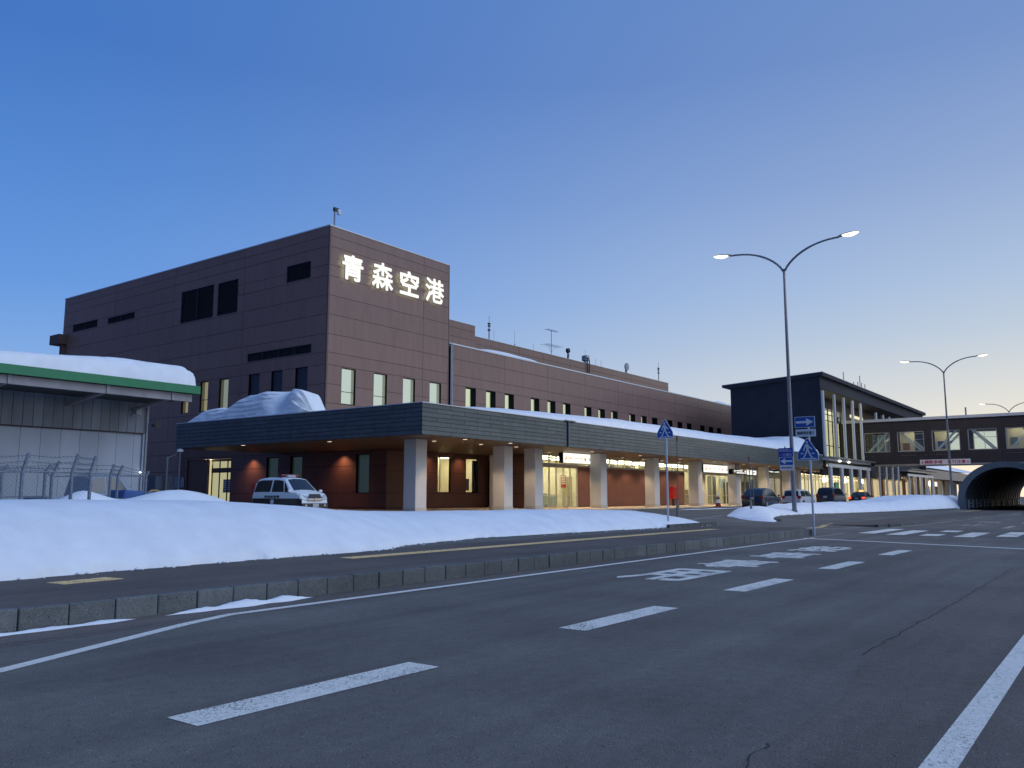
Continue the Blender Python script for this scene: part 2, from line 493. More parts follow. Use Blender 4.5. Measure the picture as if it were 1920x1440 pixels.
# pavement right of the driveway
pr = MB()
front = [(46, 12.4), (46.8, 11.0), (49, 10.35), (60, 9.9), (78, 9.1), (90, 8.6), (97, 6.4), (104, 4.2), (330, 4.2)]
back = [(330, 19.5), (120, 19.5), (46.5, 18.6), (44.2, 16.2), (45, 14)]
pr.prism([(x, y, -.05) for x, y in front + back], (0, 0, .17))
pave2 = pr.build('pavement_beyond_driveway', M_side, kind='structure')
kp = MB(); kp.box(-.49, -.08, -.1, .49, .08, .13); kpm = kp.mesh('kerb_stone')
for (ax, ay), (bx, by) in zip(front[1:6], front[2:7]):
    L_ = math.hypot(bx - ax, by - ay); n = int(L_ // 1)
    for i in range(n):
        t = (i + .5) / n
        o = place('kerb_stone', kpm, M_kerb, pave2); o.location = (ax + (bx - ax) * t, ay + (by - ay) * t - .09, 0.005); o.rotation_euler = (0, 0, math.atan2(by - ay, bx - ax))
# entrance walkway in front of the terminal
wk = MB(); wk.prism([(32.0, 27.4, .3), (140, 27.4, .3), (140, 52, .3), (32.0, 52, .3)], (0, 0, .4))
walk = wk.build('walkway', M_conc, kind='structure')
kw = MB(); kw.box(-.97, 0, -.2, .97, .18, .02); kwm = kw.mesh('kerb_stone')
for i in range(54):
    o = place('kerb_stone', kwm, M_kerb, walk); o.location = (33 + 2 * i, 27.21, .70)
# a strip of ploughed snow left along the walkway kerb
def strip_snow(name, pts, w, h, seed=0, sub=None, label=None):
    m = MB(); n = 7; sub = sub or 60
    P_ = []
    for (ax, ay, az), (bx, by, bz) in zip(pts[:-1], pts[1:]):
        for i in range(sub): P_.append((ax + (bx - ax) * i / sub, ay + (by - ay) * i / sub, az + (bz - az) * i / sub))
    P_.append(pts[-1])
    for i, (x, y, z) in enumerate(P_):
        e = max(0.02, min(1, 4 * i / len(P_), 4 * (len(P_) - 1 - i) / len(P_)))
        q = .5 + .8 * abs(noise.noise(Vector((i * .045, seed, 1)))) * 1.6
        for k in range(n):
            t = k / (n - 1)
            m.v.append((x, y + (t - .5) * w * e * q, z + math.sin(math.pi * t) ** .7 * h * e * q * (1 + .25 * noise.noise(Vector((i * .3, k, seed)))) - .004))
    for i in range(len(P_) - 1):
        for k in range(n - 1):
            a = i * n + k; m.f.append((a, a + 1, a + n + 1, a + n)[::-1])
    return m.build(name, M_snow, smooth='all', kind='stuff', label=label or 'thin ribbon of old snow')
strip_snow('gutter_snow', [(3.9, 10.68, .0), (6.35, 10.70, .0)], .22, .05, 1, 70, 'first thin ribbon of snow left in the gutter at the near left kerb')
strip_snow('gutter_snow', [(6.5, 10.66, .0), (9.3, 10.70, .0)], .26, .085, 5, 70, 'second thin ribbon of snow in the gutter with a small heap')
strip_snow('kerb_snow', [(56, 27.0, .60), (110, 27.0, .60)], .5, .12, 9, 200, 'dirty strip of snow along the edge of the entrance walkway')

# ---------------------------------------------------------------- road markings
def band(pts, w, z, m=None):
    m = m or MB()
    for (ax, ay), (bx, by) in zip(pts[:-1], pts[1:]):
        d = Vector((bx - ax, by - ay, 0)).normalized(); n = Vector((-d.y, d.x, 0)) * w / 2
        a = Vector((ax, ay, z)); b = Vector((bx, by, z))
        m.quad(a - n, b - n, b + n, a + n)
    return m
def mark(name, m, mt):
    return m.build(name, mt, kind='structure')
m = MB()
lp = [(-2, 6.3), (3.67, 8.57), (6.3, 9.75), (7.2, 10.06), (33.5, 10.12)]
W_ = .165
# mitred edge line
offs = []
for i, p in enumerate(lp):
    a = Vector(lp[max(i - 1, 0)]); b = Vector(lp[min(i + 1, len(lp) - 1)]); d = (b - a).normalized(); n = Vector((-d.y, d.x)) * W_ / 2
    offs.append((Vector(p) - n, Vector(p) + n))
for (a, b), (c, d) in zip(offs[:-1], offs[1:]): m.quad((*a, .004), (*c, .004), (*d, .004), (*b, .004))
mark('edge_line_marking', m, M_paint2)
for x in (-1.55, 3.64, 8.85, 14.0, 19.4, 24.9):
    m = MB(); m.quad((x, 5.41, .004), (x + 2.56, 5.41, .004), (x + 2.56, 5.80, .004), (x, 5.80, .004)); mark('lane_dash_marking', m, M_paint)
m = MB(); m.quad((2, .965, .004), (34, .965, .004), (34, 1.155, .004), (2, 1.155, .004)); mark('lane_line_marking', m, M_paint2)
m = MB(); m.quad((32.75, 10.3, .008), (29.4, 1.2, .008), (29.75, 1.2, .008), (33.1, 10.3, .008)); mark('stop_line_marking', m, M_paint2)
m = band([(33.9, 10.25), (38.2, 10.28)], .14, .004); mark('edge_line_marking', m, M_paintfaint)
for i, (y, parts) in enumerate([(9.50, [(38.9, 44.9)]), (8.18, [(38.1, 43.6)]), (6.86, [(37.9, 39.9), (42.5, 44.4)]), (5.55, [(37.6, 42.6)]), (4.2, [(38.8, 40.9), (41.2, 44.0)]), (2.8, [(37.2, 43.0)]), (1.5, [(37, 43)])]):
    for a, b in parts:
        m = MB(); m.quad((a, y - .36, .004), (b, y - .36, .004), (b, y + .36, .004), (a, y + .36, .004)); mark('crossing_bar_marking', m, M_paint2 if i < 2 else M_paint)
m = band([(46, 10.02), (60, 9.62), (78, 8.82), (90, 8.3)], .16, .004); mark('edge_line_marking', m, M_paintfaint)
for y in (5.2, 2.2):
    for x in (49, 58, 68):
        m = MB(); m.quad((x, y, .004), (x + 4, y, .004), (x + 4, y + .3, .004), (x, y + .3, .004)); mark('lane_dash_marking', m, M_paintfaint)
# lane lettering, read driving away from the camera
for ch, x0, x1 in (('用', 14.9, 17.65), ('専', 18.3, 20.95), ('車', 21.9, 24.5), ('般', 25.3, 28.1)):
    me = xf(text_mesh(ch, 1, 0, .026), ((x0 + x1) / 2, 7.78, .005), (0, -1, 0), (1, 0, 0), fit=(1.45, x1 - x0))
    place('road_lettering', me, M_paint, kind='structure')
for x0 in (52, 58):
    me = xf(text_mesh('止' if x0 == 52 else '徐', 1, 0, .01), (x0 + 2, 7.3, .005), (0, -1, 0), (1, 0, 0), fit=(1.45, 3.6))
    place('road_lettering', me, M_paintfaint, kind='structure')
# tactile paving
def tactile(pts, w, z, pitch=.3):
    """yellow guide tiles with raised bars"""
    m = MB()
    for (ax, ay), (bx, by) in zip(pts[:-1], pts[1:]):
        L_ = math.hypot(bx - ax, by - ay); n = max(1, int(L_ / pitch)); d = Vector(((bx - ax) / L_, (by - ay) / L_, 0)); q = Vector((-d.y, d.x, 0))
        for i in range(n):
            p = Vector((ax, ay, 0)) + d * (L_ * i / n)
            zz = z(p.x, p.y) if callable(z) else z
            p.z = zz
            m.obox(p - q * w / 2 + d * .01, d * (L_ / n - .02), q * w, (0, 0, .006))
            for k in range(4):
                m.obox(p - q * w * .42 + q * (w * .27 * k) + d * .03 + Vector((0, 0, .006)), d * (L_ / n - .06), q * w * .07, (0, 0, .005))
    return m
tactile([(6.45, 13.5), (7.5, 13.62)], .45, .262).build('tactile_strip', M_tactile, kind='structure')
tactile([(12.8, 13.9), (33.0, 13.95)], .40, .262).build('tactile_strip', M_tactile, kind='structure')
tactile([(46.6, 13.3), (49.8, 14.0), (55, 14.9), (59, 15.2), (63, 15.3), (72, 14.45), (100, 13.0)], .42, .124).build('tactile_strip', M_tactile, kind='structure')
tactile([(39.9, 12.5), (42.4, 12.5), (45.6, 13.1)], .35, lambda x, y: ground_h(x, y) + .002).build('tactile_strip', M_tactile, kind='structure')
def draped(pts, w, mt, name):
    m = MB()
    for (ax, ay), (bx, by) in zip(pts[:-1], pts[1:]):
        d = Vector((bx - ax, by - ay, 0)).normalized(); n = Vector((-d.y, d.x, 0)) * w / 2; N_ = 6
        for i in range(N_):
            a = Vector((ax + (bx - ax) * i / N_, ay + (by - ay) * i / N_, 0)); b = Vector((ax + (bx - ax) * (i + 1) / N_, ay + (by - ay) * (i + 1) / N_, 0))
            m.quad(*[Vector((v.x, v.y, ground_h(v.x, v.y) + .006)) for v in (a - n, b - n, b + n, a + n)])
    m.build(name, mt, kind='structure')
draped([(37.7, 13.2), (41.5, 12.0), (45.5, 11.2)], .12, M_paintfaint, 'edge_line_marking')
draped([(40, 18.3), (48, 19.6), (60, 20.2)], .14, M_paintfaint, 'edge_line_marking')
M_asph2 = road_material('old_brown_asphalt', (.155, .126, .106), sc=.7)
M_asph3 = road_material('patched_asphalt', (.125, .115, .102), sc=1.2)
def sheet(pts, z, mt, nm='asphalt_patch'):
    m = MB(); m.poly([(x, y, z) for x, y in pts]); m.build(nm, mt, kind='structure')
sheet([(3, -30), (90, -30), (90, 2.1), (34, 1.9), (13, 2.45), (9.3, 2.35), (7.2, 2.0), (3, 2.1)], .002, M_asph2, 'old_road_surface')
sheet([(4.0, KY - 1.0), (35, KY - .95), (35, KY), (-10, KY), (-10, KY - 1.1)], .002, M_asph2, 'gutter_strip')
sheet([(37.0, 3.2), (46.5, 3.0), (47, 8.9), (37.4, 9.0)], .002, M_asph3)
# cracks and a seam
def crack(pts, w, jit, seed):
    random.seed(seed); m = MB(); prev = None; P_ = []
    for (ax, ay), (bx, by) in zip(pts[:-1], pts[1:]):
        n = max(3, int(math.hypot(bx - ax, by - ay) / .06))
        for i in range(n):
            xx, yy_ = ax + (bx - ax) * i / n, ay + (by - ay) * i / n
            wv = noise.noise(Vector((xx * 2.2, yy_ * 2.2, seed))) * jit * 5 + noise.noise(Vector((xx * 7, yy_ * 7, seed))) * jit * 2.5
            P_.append(Vector((xx + wv + random.uniform(-jit, jit) * .6, yy_ - wv + random.uniform(-jit, jit) * .6, .006)))
    for i in range(len(P_) - 1):
        ww = w * random.uniform(.3, 1.2); d = (P_[i + 1] - P_[i]).normalized(); n = Vector((-d.y, d.x, 0)) * ww / 2
        m.quad(P_[i] - n, P_[i + 1] - n, P_[i + 1] + n, P_[i] + n)
    m.build('road_crack', M_crack, kind='structure')
q = [pix(a, b, z=0) for a, b in ((1400, 1440), (1415, 1415), (1442, 1400), (1440, 1392))]
crack([(v.x, v.y) for v in q], .012, .012, 3)
q = [pix(a, b, z=0) for a, b in ((1620, 1228), (1700, 1180), (1760, 1148), (1900, 1066))]
crack([(v.x, v.y) for v in q], .013, .010, 4)
q = [pix(a, b, z=0) for a, b in ((0, 1210), (200, 1184), (330, 1165), (600, 1128))]
crack([(v.x, v.y) for v in q], .012, .004, 5)

# ---------------------------------------------------------------- snow masses
def lerp_tab(tab, x):
    if x <= tab[0][0]: return tab[0][1]
    for (a, b), (c, d) in zip(tab[:-1], tab[1:]):
        if x <= c: return b + (d - b) * (x - a) / (c - a)
    return tab[-1][1]
def heightfield(name, x0, x1, y0, y1, st, fn, label, mt=None, skirt=True, cut=-50):
    m = MB(); nx = int((x1 - x0) / st) + 1; ny = int((y1 - y0) / st) + 1
    zz = []
    for j in range(ny):
        for i in range(nx):
            x, y = x0 + i * st, y0 + j * st; z = fn(x, y); zz.append(z); m.v.append((x, y, z))
    for j in range(ny - 1):
        for i in range(nx - 1):
            a = j * nx + i; q = (a, a + 1, a + 1 + nx, a + nx)
            if max(zz[k] for k in q) > cut: m.f.append(q)
    return m.build(name, mt or M_snow, smooth='all', kind='stuff', label=label)
BANK_H = [(-12, 1.48), (7, 1.50), (12, 1.50), (14.7, 1.37), (16.4, 1.22), (19.7, 1.10), (22, 1.06), (29, 1.06), (34, .97), (36.6, .70), (38.6, .40), (40.5, .10)]
BANK_Y0 = [(-12, 14.3), (6, 14.55), (8, 14.8), (11, 15.05), (14, 15.15), (15.6, 15.35), (17, 16.0), (21, 16.5), (27, 16.3), (36.8, 15.9), (38.5, 16.4), (40, 17.2)]
def sm(t):
    t = max(0, min(1, t)); return t * t * (3 - 2 * t)
def bank(x, y):
    H = lerp_tab(BANK_H, x); y0 = lerp_tab(BANK_Y0, x) + .10 * noise.noise(Vector((x * 1.1, 3, 0))) + .05 * noise.noise(Vector((x * 4, 9, 0)))
    base = .25; d = y - y0
    wf = 3.0 if x < 15 else 2.3 if x > 20 else 3.0 - (x - 15) * .14
    t = max(0.0, min(1.0, d / wf))
    up = math.sin(t * math.pi / 2) ** .8 if d > 0 else 0
    yb = lerp_tab([(-12, 27), (12, 27), (20, 24), (30, 22.2), (36, 20.6), (40, 18.2)], x)
    dn = sm((yb - y) / 2.5)
    z = base + (H - base) * up * dn
    amp = .035 * min(1, up * 2)
    z += amp * .8 * noise.noise(Vector((x * .45, y * .6, 0))) + amp * .22 * noise.noise(Vector((x * 2.7, y * 2.9, 4)))
    if 16 < x < 37:   # plough furrows down the face
        s_ = noise.noise(Vector((x * 1.3 + y * .9, y * .35, 7)))
        z += (.05 * s_ - .13 * sm((s_ - .18) * 5) * sm((x - 20) / 6)) * math.sin(t * math.pi)
    if d <= 0 or y >= yb: z = -.3
    return z
heightfield('snow_bank', -12, 41, 14.1, 27.2, .14, bank, 'long smooth bank of ploughed snow between the pavement and the access road', cut=.0)
random.seed(11)
m = MB()
for i in range(260):
    x = random.uniform(-8, 37) if i % 3 else random.uniform(13, 37); y = lerp_tab(BANK_Y0, x) - abs(random.gauss(0, .16)) + .08; r = random.uniform(.012, .05) * (1.5 if i % 17 == 0 else 1)
    base = len(m.v)
    for k, (a_, b_, c_) in enumerate(((1, 0, 0), (-1, 0, 0), (0, 1, 0), (0, -1, 0), (.1, .1, .8), (.0, 0, -.4))):
        m.v.append((x + a_ * r * random.uniform(.7, 1.4), y + b_ * r * random.uniform(.7, 1.3), .262 + c_ * r + r * .3))
    for f in ((0, 2, 4), (2, 1, 4), (1, 3, 4), (3, 0, 4), (2, 0, 5), (1, 2, 5), (3, 1, 5), (0, 3, 5)): m.f.append(tuple(base + q for q in f))
m.build('snow_clods', M_snow, smooth='all', kind='stuff', label='small crumbs of snow along the foot of the bank')
ISL_H = [(44.0, .25), (45, .42), (47, .56), (49, .74), (51, .92), (53, .93), (54.5, .82), (56, .72), (57.5, .80), (59, .96), (63, 1.04), (67, 1.06), (78, 1.05), (84, 1.22), (90, 1.50), (100, 1.68), (110, 1.60), (116, 1.25), (120, 1.22), (125, .8), (130, .15)]
ISL_F = [(43.9, 16.2), (44.4, 15.25), (45.6, 15.5), (47, 16.3), (50, 17.35), (53, 18.0), (60, 18.0), (67, 17.2), (78, 16.0), (100, 15.2), (130, 15.2)]
def island(x, y):
    H = lerp_tab(ISL_H, x); yf = lerp_tab(ISL_F, x) + .12 * noise.noise(Vector((x * 1.4, 5, 0)))
    yb = lerp_tab([(43.9, 17.0), (45, 18.2), (47, 19.4), (52, 21.0), (60, 21.8), (130, 22)], x)
    kb_ = .22 * sm((x - 46.2) / 1.0)
    t1 = max(0, min(1, (y - yf) / lerp_tab([(44, 1.0), (52, 1.4), (60, 1.9)], x))); t2 = max(0, min(1, (yb - y) / 1.4))
    z = .13 + kb_ + (H - .1 - kb_) * (math.sin(t1 * math.pi / 2) ** .75) * (math.sin(t2 * math.pi / 2) ** .75)
    z += min(t1, t2) ** .5 * (.10 * noise.noise(Vector((x * .5, y * .6, 2))) + .05 * noise.noise(Vector((x * 1.6, y * 1.9, 8))))
    if x > 108: z += .25 * min(t1, t2) * noise.noise(Vector((x * .7, y * .8, 12)))
    if t1 <= 0 or t2 <= 0: z = -.3
    return z
heightfield('snow_mound', 43.6, 130, 14.8, 22.2, .16, island, 'long mound of snow on the kerbed island by the parked cars', cut=0)
ik = MB(); ik.box(-.49, -.09, -.1, .49, .09, .235); ikm = ik.mesh('kerb_stone')
ikg = bpy.data.objects.new('island_kerb', None); COL.objects.link(ikg); ikg['kind'] = 'structure'
for (ax, ay), (bx, by) in zip(ISL_F[2:9], ISL_F[3:10]):
    L_ = math.hypot(bx - ax, by - ay); n_ = max(1, int(L_ // 1))
    for i in range(n_):
        t_ = (i + .5) / n_; o = place('kerb_stone', ikm, M_kerb, ikg); o.location = (ax + (bx - ax) * t_, ay + (by - ay) * t_ - .02, .13); o.rotation_euler = (0, 0, math.atan2(by - ay, bx - ax))
def mound2(x, y):
    a = .85 * math.exp(-((x - 18.3) / 3.2) ** 2 - ((y - 29.2) / 1.6) ** 2) + .42 * math.exp(-((x - 12.5) / 2.6) ** 2 - ((y - 28.6) / 1.5) ** 2) + .38 * math.exp(-((x - 14.6) / 1.0) ** 2 - ((y - 28.9) / 1.0) ** 2)
    z = .60 + 1.45 * a + .05 * noise.noise(Vector((x, y, 3)))
    return z if a > .03 else .3
heightfield('snow_mound', 7, 26, 26.5, 33, .2, mound2, 'low rounded heap of snow behind the wire fence at the left', cut=.5)

# ---------------------------------------------------------------- cladding
Z = Vector((0, 0, 1))
def clad(parent, O, U, Nn, us, zs, opens, m_, joint=.03, reveal=.05, name='wall_panel', backing=True, deep=None):
    """panels between the cut lines us x zs on the plane O + U*u + Z*z (Nn outward); opens = [(u0,u1,z0,z1)] are left open"""
    O, U, Nn = Vector(O), Vector(U), Vector(Nn)
    def W(u, z, off=0): return O + U * u + Z * z + Nn * off
    flip = U.cross(Z).dot(Nn) < 0
    def quads(m, u0, u1, z0, z1, off, rv, edges=True):
        cu = sorted({u0, u1, *[c for o in opens for c in o[:2] if u0 < c < u1]}); cz = sorted({z0, z1, *[c for o in opens for c in o[2:] if z0 < c < z1]})
        keep = {}
        for i in range(len(cu) - 1):
            for j in range(len(cz) - 1):
                mu, mz = (cu[i] + cu[i + 1]) / 2, (cz[j] + cz[j + 1]) / 2
                keep[i, j] = not any(a < mu < b and c < mz < d for a, b, c, d in opens)
        for (i, j), k in keep.items():
            if not k: continue
            a, b, c, d = cu[i], cu[i + 1], cz[j], cz[j + 1]
            q = [W(a, c, off), W(b, c, off), W(b, d, off), W(a, d, off)]
            m.quad(*(q[::-1] if flip else q))
            if not edges: continue
            for (di, dj), (p, r) in {(-1, 0): ((a, d), (a, c)), (1, 0): ((b, c), (b, d)), (0, -1): ((a, c), (b, c)), (0, 1): ((b, d), (a, d))}.items():
                if not keep.get((i + di, j + dj), False):
                    q = [W(*p, off), W(*p, off - rv), W(*r, off - rv), W(*r, off)]
                    m.quad(*(q[::-1] if flip else q))
    for i in range(len(us) - 1):
        for j in range(len(zs) - 1):
            h = joint / 2; a, b, c, d = us[i] + h, us[i + 1] - h, zs[j] + h, zs[j + 1] - h
            # openings that cut the panel from edge to edge divide it into separate panels
            full = sorted((o[0], o[1]) for o in opens if o[0] < b and o[1] > a and o[2] <= c and o[3] >= d)
            segs = []; p_ = a
            for f0, f1 in full:
                if f0 > p_: segs.append((p_, f0))
                p_ = max(p_, f1)
            if p_ < b: segs.append((p_, b))
            for p0_, p1_ in segs:
                m = MB(); quads(m, p0_, p1_, c, d, 0, reveal)
                if m.f: m.build(name, m_, parent)
    if backing:
        m = MB(); quads(m, us[0], us[-1], zs[0], zs[-1], -.03, 0, False)
        m.build('wall', M_joint, parent)

def window(parent, O, U, Nn, u0, u1, z0, z1, depth=.12, fr=.05, lining=M_dark, behind=M_blind, bdepth=.12, gl=M_glass, mull=(), trans=(), name='window', blind_from=None, fdep=.06):
    """frame + lining as one part with pane and blind below it"""
    O, U, Nn = Vector(O), Vector(U), Vector(Nn)
    def W(u, z, off=0): return O + U * u + Z * z + Nn * off
    m = MB(); e = .004
    t = .02
    for (a, b, c, d) in ((u0 + e, u0 + e + t, z0 + e, z1 - e), (u1 - e - t, u1 - e, z0 + e, z1 - e), (u0 + e + t, u1 - e - t, z0 + e, z0 + e + t), (u0 + e + t, u1 - e - t, z1 - e - t, z1 - e)):
        m.obox(W(a, c, -depth), U * (b - a), Z * (d - c), Nn * (depth - .005))
    for (a, b, c, d) in ((u0 + e, u0 + fr, z0 + e, z1 - e), (u1 - fr, u1 - e, z0 + e, z1 - e), (u0 + fr, u1 - fr, z0 + e, z0 + fr), (u0 + fr, u1 - fr, z1 - fr, z1 - e)):
        m.obox(W(a, c, -depth - fdep), U * (b - a), Z * (d - c), Nn * (fdep - .002))
    for c in mull: m.obox(W(c - fr * .4, z0 + fr, -depth - fdep), U * fr * .8, Z * (z1 - z0 - 2 * fr), Nn * (fdep - .004))
    for c in trans: m.obox(W(u0 + fr, c - fr * .4, -depth - fdep + .01), U * (u1 - u0 - 2 * fr), Z * fr * .8, Nn * (fdep - .012))
    w = m.build(name, lining, parent)
    def sheet(nm, off, mt, a=u0 + .01, b=u1 - .01, c=z0 + .01, d=z1 - .01):
        q = [W(a, c, off), W(b, c, off), W(b, d, off), W(a, d, off)]
        if U.cross(Z).dot(Nn) < 0: q = q[::-1]
        MB().quad(*q).build(nm, mt, w)
    sheet('pane', -depth - fdep * .5, gl)
    if behind is not None:
        sheet('blind', -depth - fdep - bdepth, behind)
        m2 = MB()  # side returns so that the gap behind the glass is closed
        for (a, b, c, d) in ((u0 - .02, u0, z0, z1), (u1, u1 + .02, z0, z1), (u0, u1, z0 - .02, z0), (u0, u1, z1, z1 + .02)):
            m2.obox(W(a, c, -depth - fdep - bdepth), U * (b - a), Z * (d - c), Nn * (bdepth + fdep * .4))
        m2.build('window_box', M_dark if behind is M_roomdark else M_cream, w)
    return w

# ---------------------------------------------------------------- terminal tower
TX, TY, TT = 41.9, 48.15, 22.3
tower = thing('terminal_tower', 'tall brown panelled end block of the terminal with the glowing name sign', 'building', (TX, TY, .67))
XR = 56.0
core = MB(); core.box(TX + 3.2, TY + .9, .68, XR - .5, 89.3, TT - .3)
core.build('core', M_joint, tower)
HJ = [6.4, 8.55, 10.0, 11.46, 12.41, 13.84, 15.36, 16.84, 18.35, 19.2, 20.65, 21.5, 22.25]
FW = [(a - TX, b - TX, 8.6, 11.42) for a, b in ((43.45, 44.92), (46.85, 48.35), (50.2, 51.68), (53.5, 55.0))]
FW = [(a, b, 8.59, 11.40) for a, b, _, _ in FW]
clad(tower, (TX, TY, 0), (1, 0, 0), (0, -1, 0), [.12, 52.6 - TX, XR - TX - .1], HJ, FW, M_panel)
for i, (a, b, c, d) in enumerate(FW):
    window(tower, (TX, TY, 0), (1, 0, 0), (0, -1, 0), a, b, c, d, depth=.10, behind=M_blind, bdepth=.35, trans=(9.55,) if i < 2 else ())
SW = [(y0 - TY, y1 - TY, z0, z1) for y0, y1, z0, z1 in ((50.25, 51.69, 8.8, 11.46), (53.23, 54.61, 8.8, 11.46), (56.1, 57.5, 8.8, 11.44), (60.2, 61.5, 8.8, 11.40), (63.07, 64.24, 8.8, 11.40), (65.9, 67.0, 8.8, 9.9))]
LV = [(y0 - TY, y1 - TY, z0, z1) for y0, y1, z0, z1 in ((82.5, 87.4, 18.46, 19.25), (75.57, 80.46, 18.46, 19.10), (62.91, 67.8, 16.95, 19.86), (59.47, 62.29, 16.95, 19.83), (50.26, 53.14, 18.46, 19.82), (49.9, 57.77, 12.50, 13.2))]
HJ2 = [.7, 2.2, 3.7, 5.2, 6.4] + HJ[1:]
UJ = [.12, 58.6 - TY, 68.9 - TY, 79.3 - TY, 89.5 - TY]
clad(tower, (TX, TY, 0), (0, 1, 0), (-1, 0, 0), UJ, HJ2[4:], SW + LV, M_panel)
clad(tower, (TX, TY, 0), (0, 1, 0), (-1, 0, 0), [67 - TY, 79.3 - TY, 89.5 - TY], HJ2[:5], [], M_panel)
for i, (a, b, c, d) in enumerate(SW):
    if i < 3: window(tower, (TX, TY, 0), (0, 1, 0), (-1, 0, 0), a, b, c, d, depth=.08, behind=M_roomdark, gl=glass('sky_glass', tint=(.5, .6, .65), fac=.22), bdepth=.3)
    else: window(tower, (TX, TY, 0), (0, 1, 0), (-1, 0, 0), a, b, c, d, depth=.10, behind=(M_blindwarm if i > 3 else M_blind), gl=glass('grey_glass', tint=(.42, .42, .38), fac=.16), bdepth=.3, trans=(9.8,) if i == 4 else ())
def louvre(parent, O, U, Nn, a, b, c, d, mull=1):
    O, U, Nn = Vector(O), Vector(U), Vector(Nn); W = lambda u, z, off=0: O + U * u + Z * z + Nn * off
    m = MB(); t = .05
    for (p, q, r, s_) in ((a, a + t, c, d), (b - t, b, c, d), (a + t, b - t, c, c + t), (a + t, b - t, d - t, d)): m.obox(W(p, r, -.12), U * (q - p), Z * (s_ - r), Nn * .13)
    for k in range(1, mull): x = a + (b - a) * k / mull; m.obox(W(x - .03, c + t, -.12), U * .06, Z * (d - c - 2 * t), Nn * .14)
    fr_ = m.build('louvre', M_louver, parent)
    m = MB(); n = max(4, int((d - c) / .12))
    for k in range(n):
        z = c + t + (d - c - 2 * t) * (k + .2) / n
        p = W(a + t, z, -.02); m.obox(p, U * (b - a - 2 * t), Z * .012 + Nn * -.0, -Nn * .08 + Z * .06)
    m.build('louvre_blades', M_louver, fr_, kind='stuff')
    MB().obox(W(a, c, -.16), U * (b - a), Z * (d - c), Nn * .02).build('louvre_back', M_joint, fr_)
for (a, b, c, d), n in zip(LV, (2, 2, 2, 1, 1, 4)): louvre(tower, (TX, TY, 0), (0, 1, 0), (-1, 0, 0), a, b, c, d, n)
cp = MB()
cp.box(TX - .04, TY - .04, TT - .05, XR, TY + .3, TT + .04); cp.box(TX - .04, TY + .3, TT - .05, TX + .3, 89.55, TT + .04)
cp.box(XR - .3, TY + .3, TT - .05, XR, 60, TT + .04); cp.box(TX + .3, 89.2, TT - .05, XR, 89.55, TT + .04)
cp.build('coping', M_white_cap, tower)
M_trim = mat('brown_trim', (.11, .065, .055), rough=.5)
MB().box(TX - .015, TY - .015, 6.4, TX + .115, TY + .11, TT - .05).build('corner_trim', M_trim, tower)
MB().box(XR - .11, TY - .01, 6.4, XR, TY + .5, TT - .05).build('corner_trim', M_trim, tower)
MB().box(XR - .05, TY + .55, 6.4, XR - .001, 60, TT - .06).build('side_wall', M_panel, tower)
MB().box(TX + .2, TY + .2, TT - .3, XR - .3, 89.4, TT - .2).build('roof', M_roomdark, tower)
MB().box(TX - .9, 88.4, 17.3, TX + .2, 90.4, 18.3).box(TX - .35, 88.7, 12, TX - .05, 89.3, 17.3).build('duct', mat('brown_duct', (.10, .055, .05), rough=.6), tower)
# glowing name sign
sign = thing('name_sign', 'four large glowing white characters mounted high on the brown tower', 'sign', (43, TY - .2, 17))
M_letter = emission('letter_face', (1.0, 1.0, .93), 1.12)
M_lside = mat('letter_return', (.55, .57, .50), rough=.5)
M_halo = emission('letter_back_glow', (.82, 1.0, .74), 1.9)
_t = M_halo.node_tree; _e = [n for n in _t.nodes if n.type == 'EMISSION'][0]; _o = [n for n in _t.nodes if n.type == 'OUTPUT_MATERIAL'][0]
_g = _t.nodes.new('ShaderNodeNewGeometry'); _d = _t.nodes.new('ShaderNodeBsdfDiffuse'); _m = _t.nodes.new('ShaderNodeMixShader')   # only the wall side of the letter gives light
_t.links.new(_g.outputs['Backfacing'], _m.inputs[0]); _t.links.new(_e.outputs[0], _m.inputs[2]); _t.links.new(_d.outputs[0], _m.inputs[1]); _t.links.new(_m.outputs[0], _o.inputs[0])
cq = [((641, 472), (681, 529)), ((697, 489), (737, 545)), ((749, 505), (785, 557)), ((797, 519), (832, 570))]
for ch, ((x0, y0), (x1, y1)) in zip('青森空港', cq):
    a = pix(x0, (y0 + y1) / 2, y=TY - .3); b = pix(x1, (y0 + y1) / 2, y=TY - .3); t0 = pix((x0 + x1) / 2, y0 + (4 if ch != '青' else 7), y=TY - .3).z; t1 = pix((x0 + x1) / 2, y1 - 2, y=TY - .3).z
    c = Vector(((a.x + b.x) / 2, TY - .34, (t0 + t1) / 2)); w, h = b.x - a.x, t0 - t1
    face = place('character', xf(text_mesh(ch, 1, .0, .024 if ch in '青空' else .018), c, (1, 0, 0), (0, 0, 1), fit=(w, h)), M_letter, sign)
    me = xf(text_mesh(ch, 1, .05, .024 if ch in '青空' else .018), c + Vector((0, .055, 0)), (1, 0, 0), (0, 0, 1), fit=(w, h)); place('character_case', me, M_lside, face)
    me = xf(text_mesh(ch, 1, .0, .024 if ch in '青空' else .018), c + Vector((0, .12, 0)), (-1, 0, 0), (0, 0, 1), fit=(w, h))
    for v in me.vertices: v.co.x = 2 * c.x - v.co.x
    place('character_glow', me, M_halo, face)
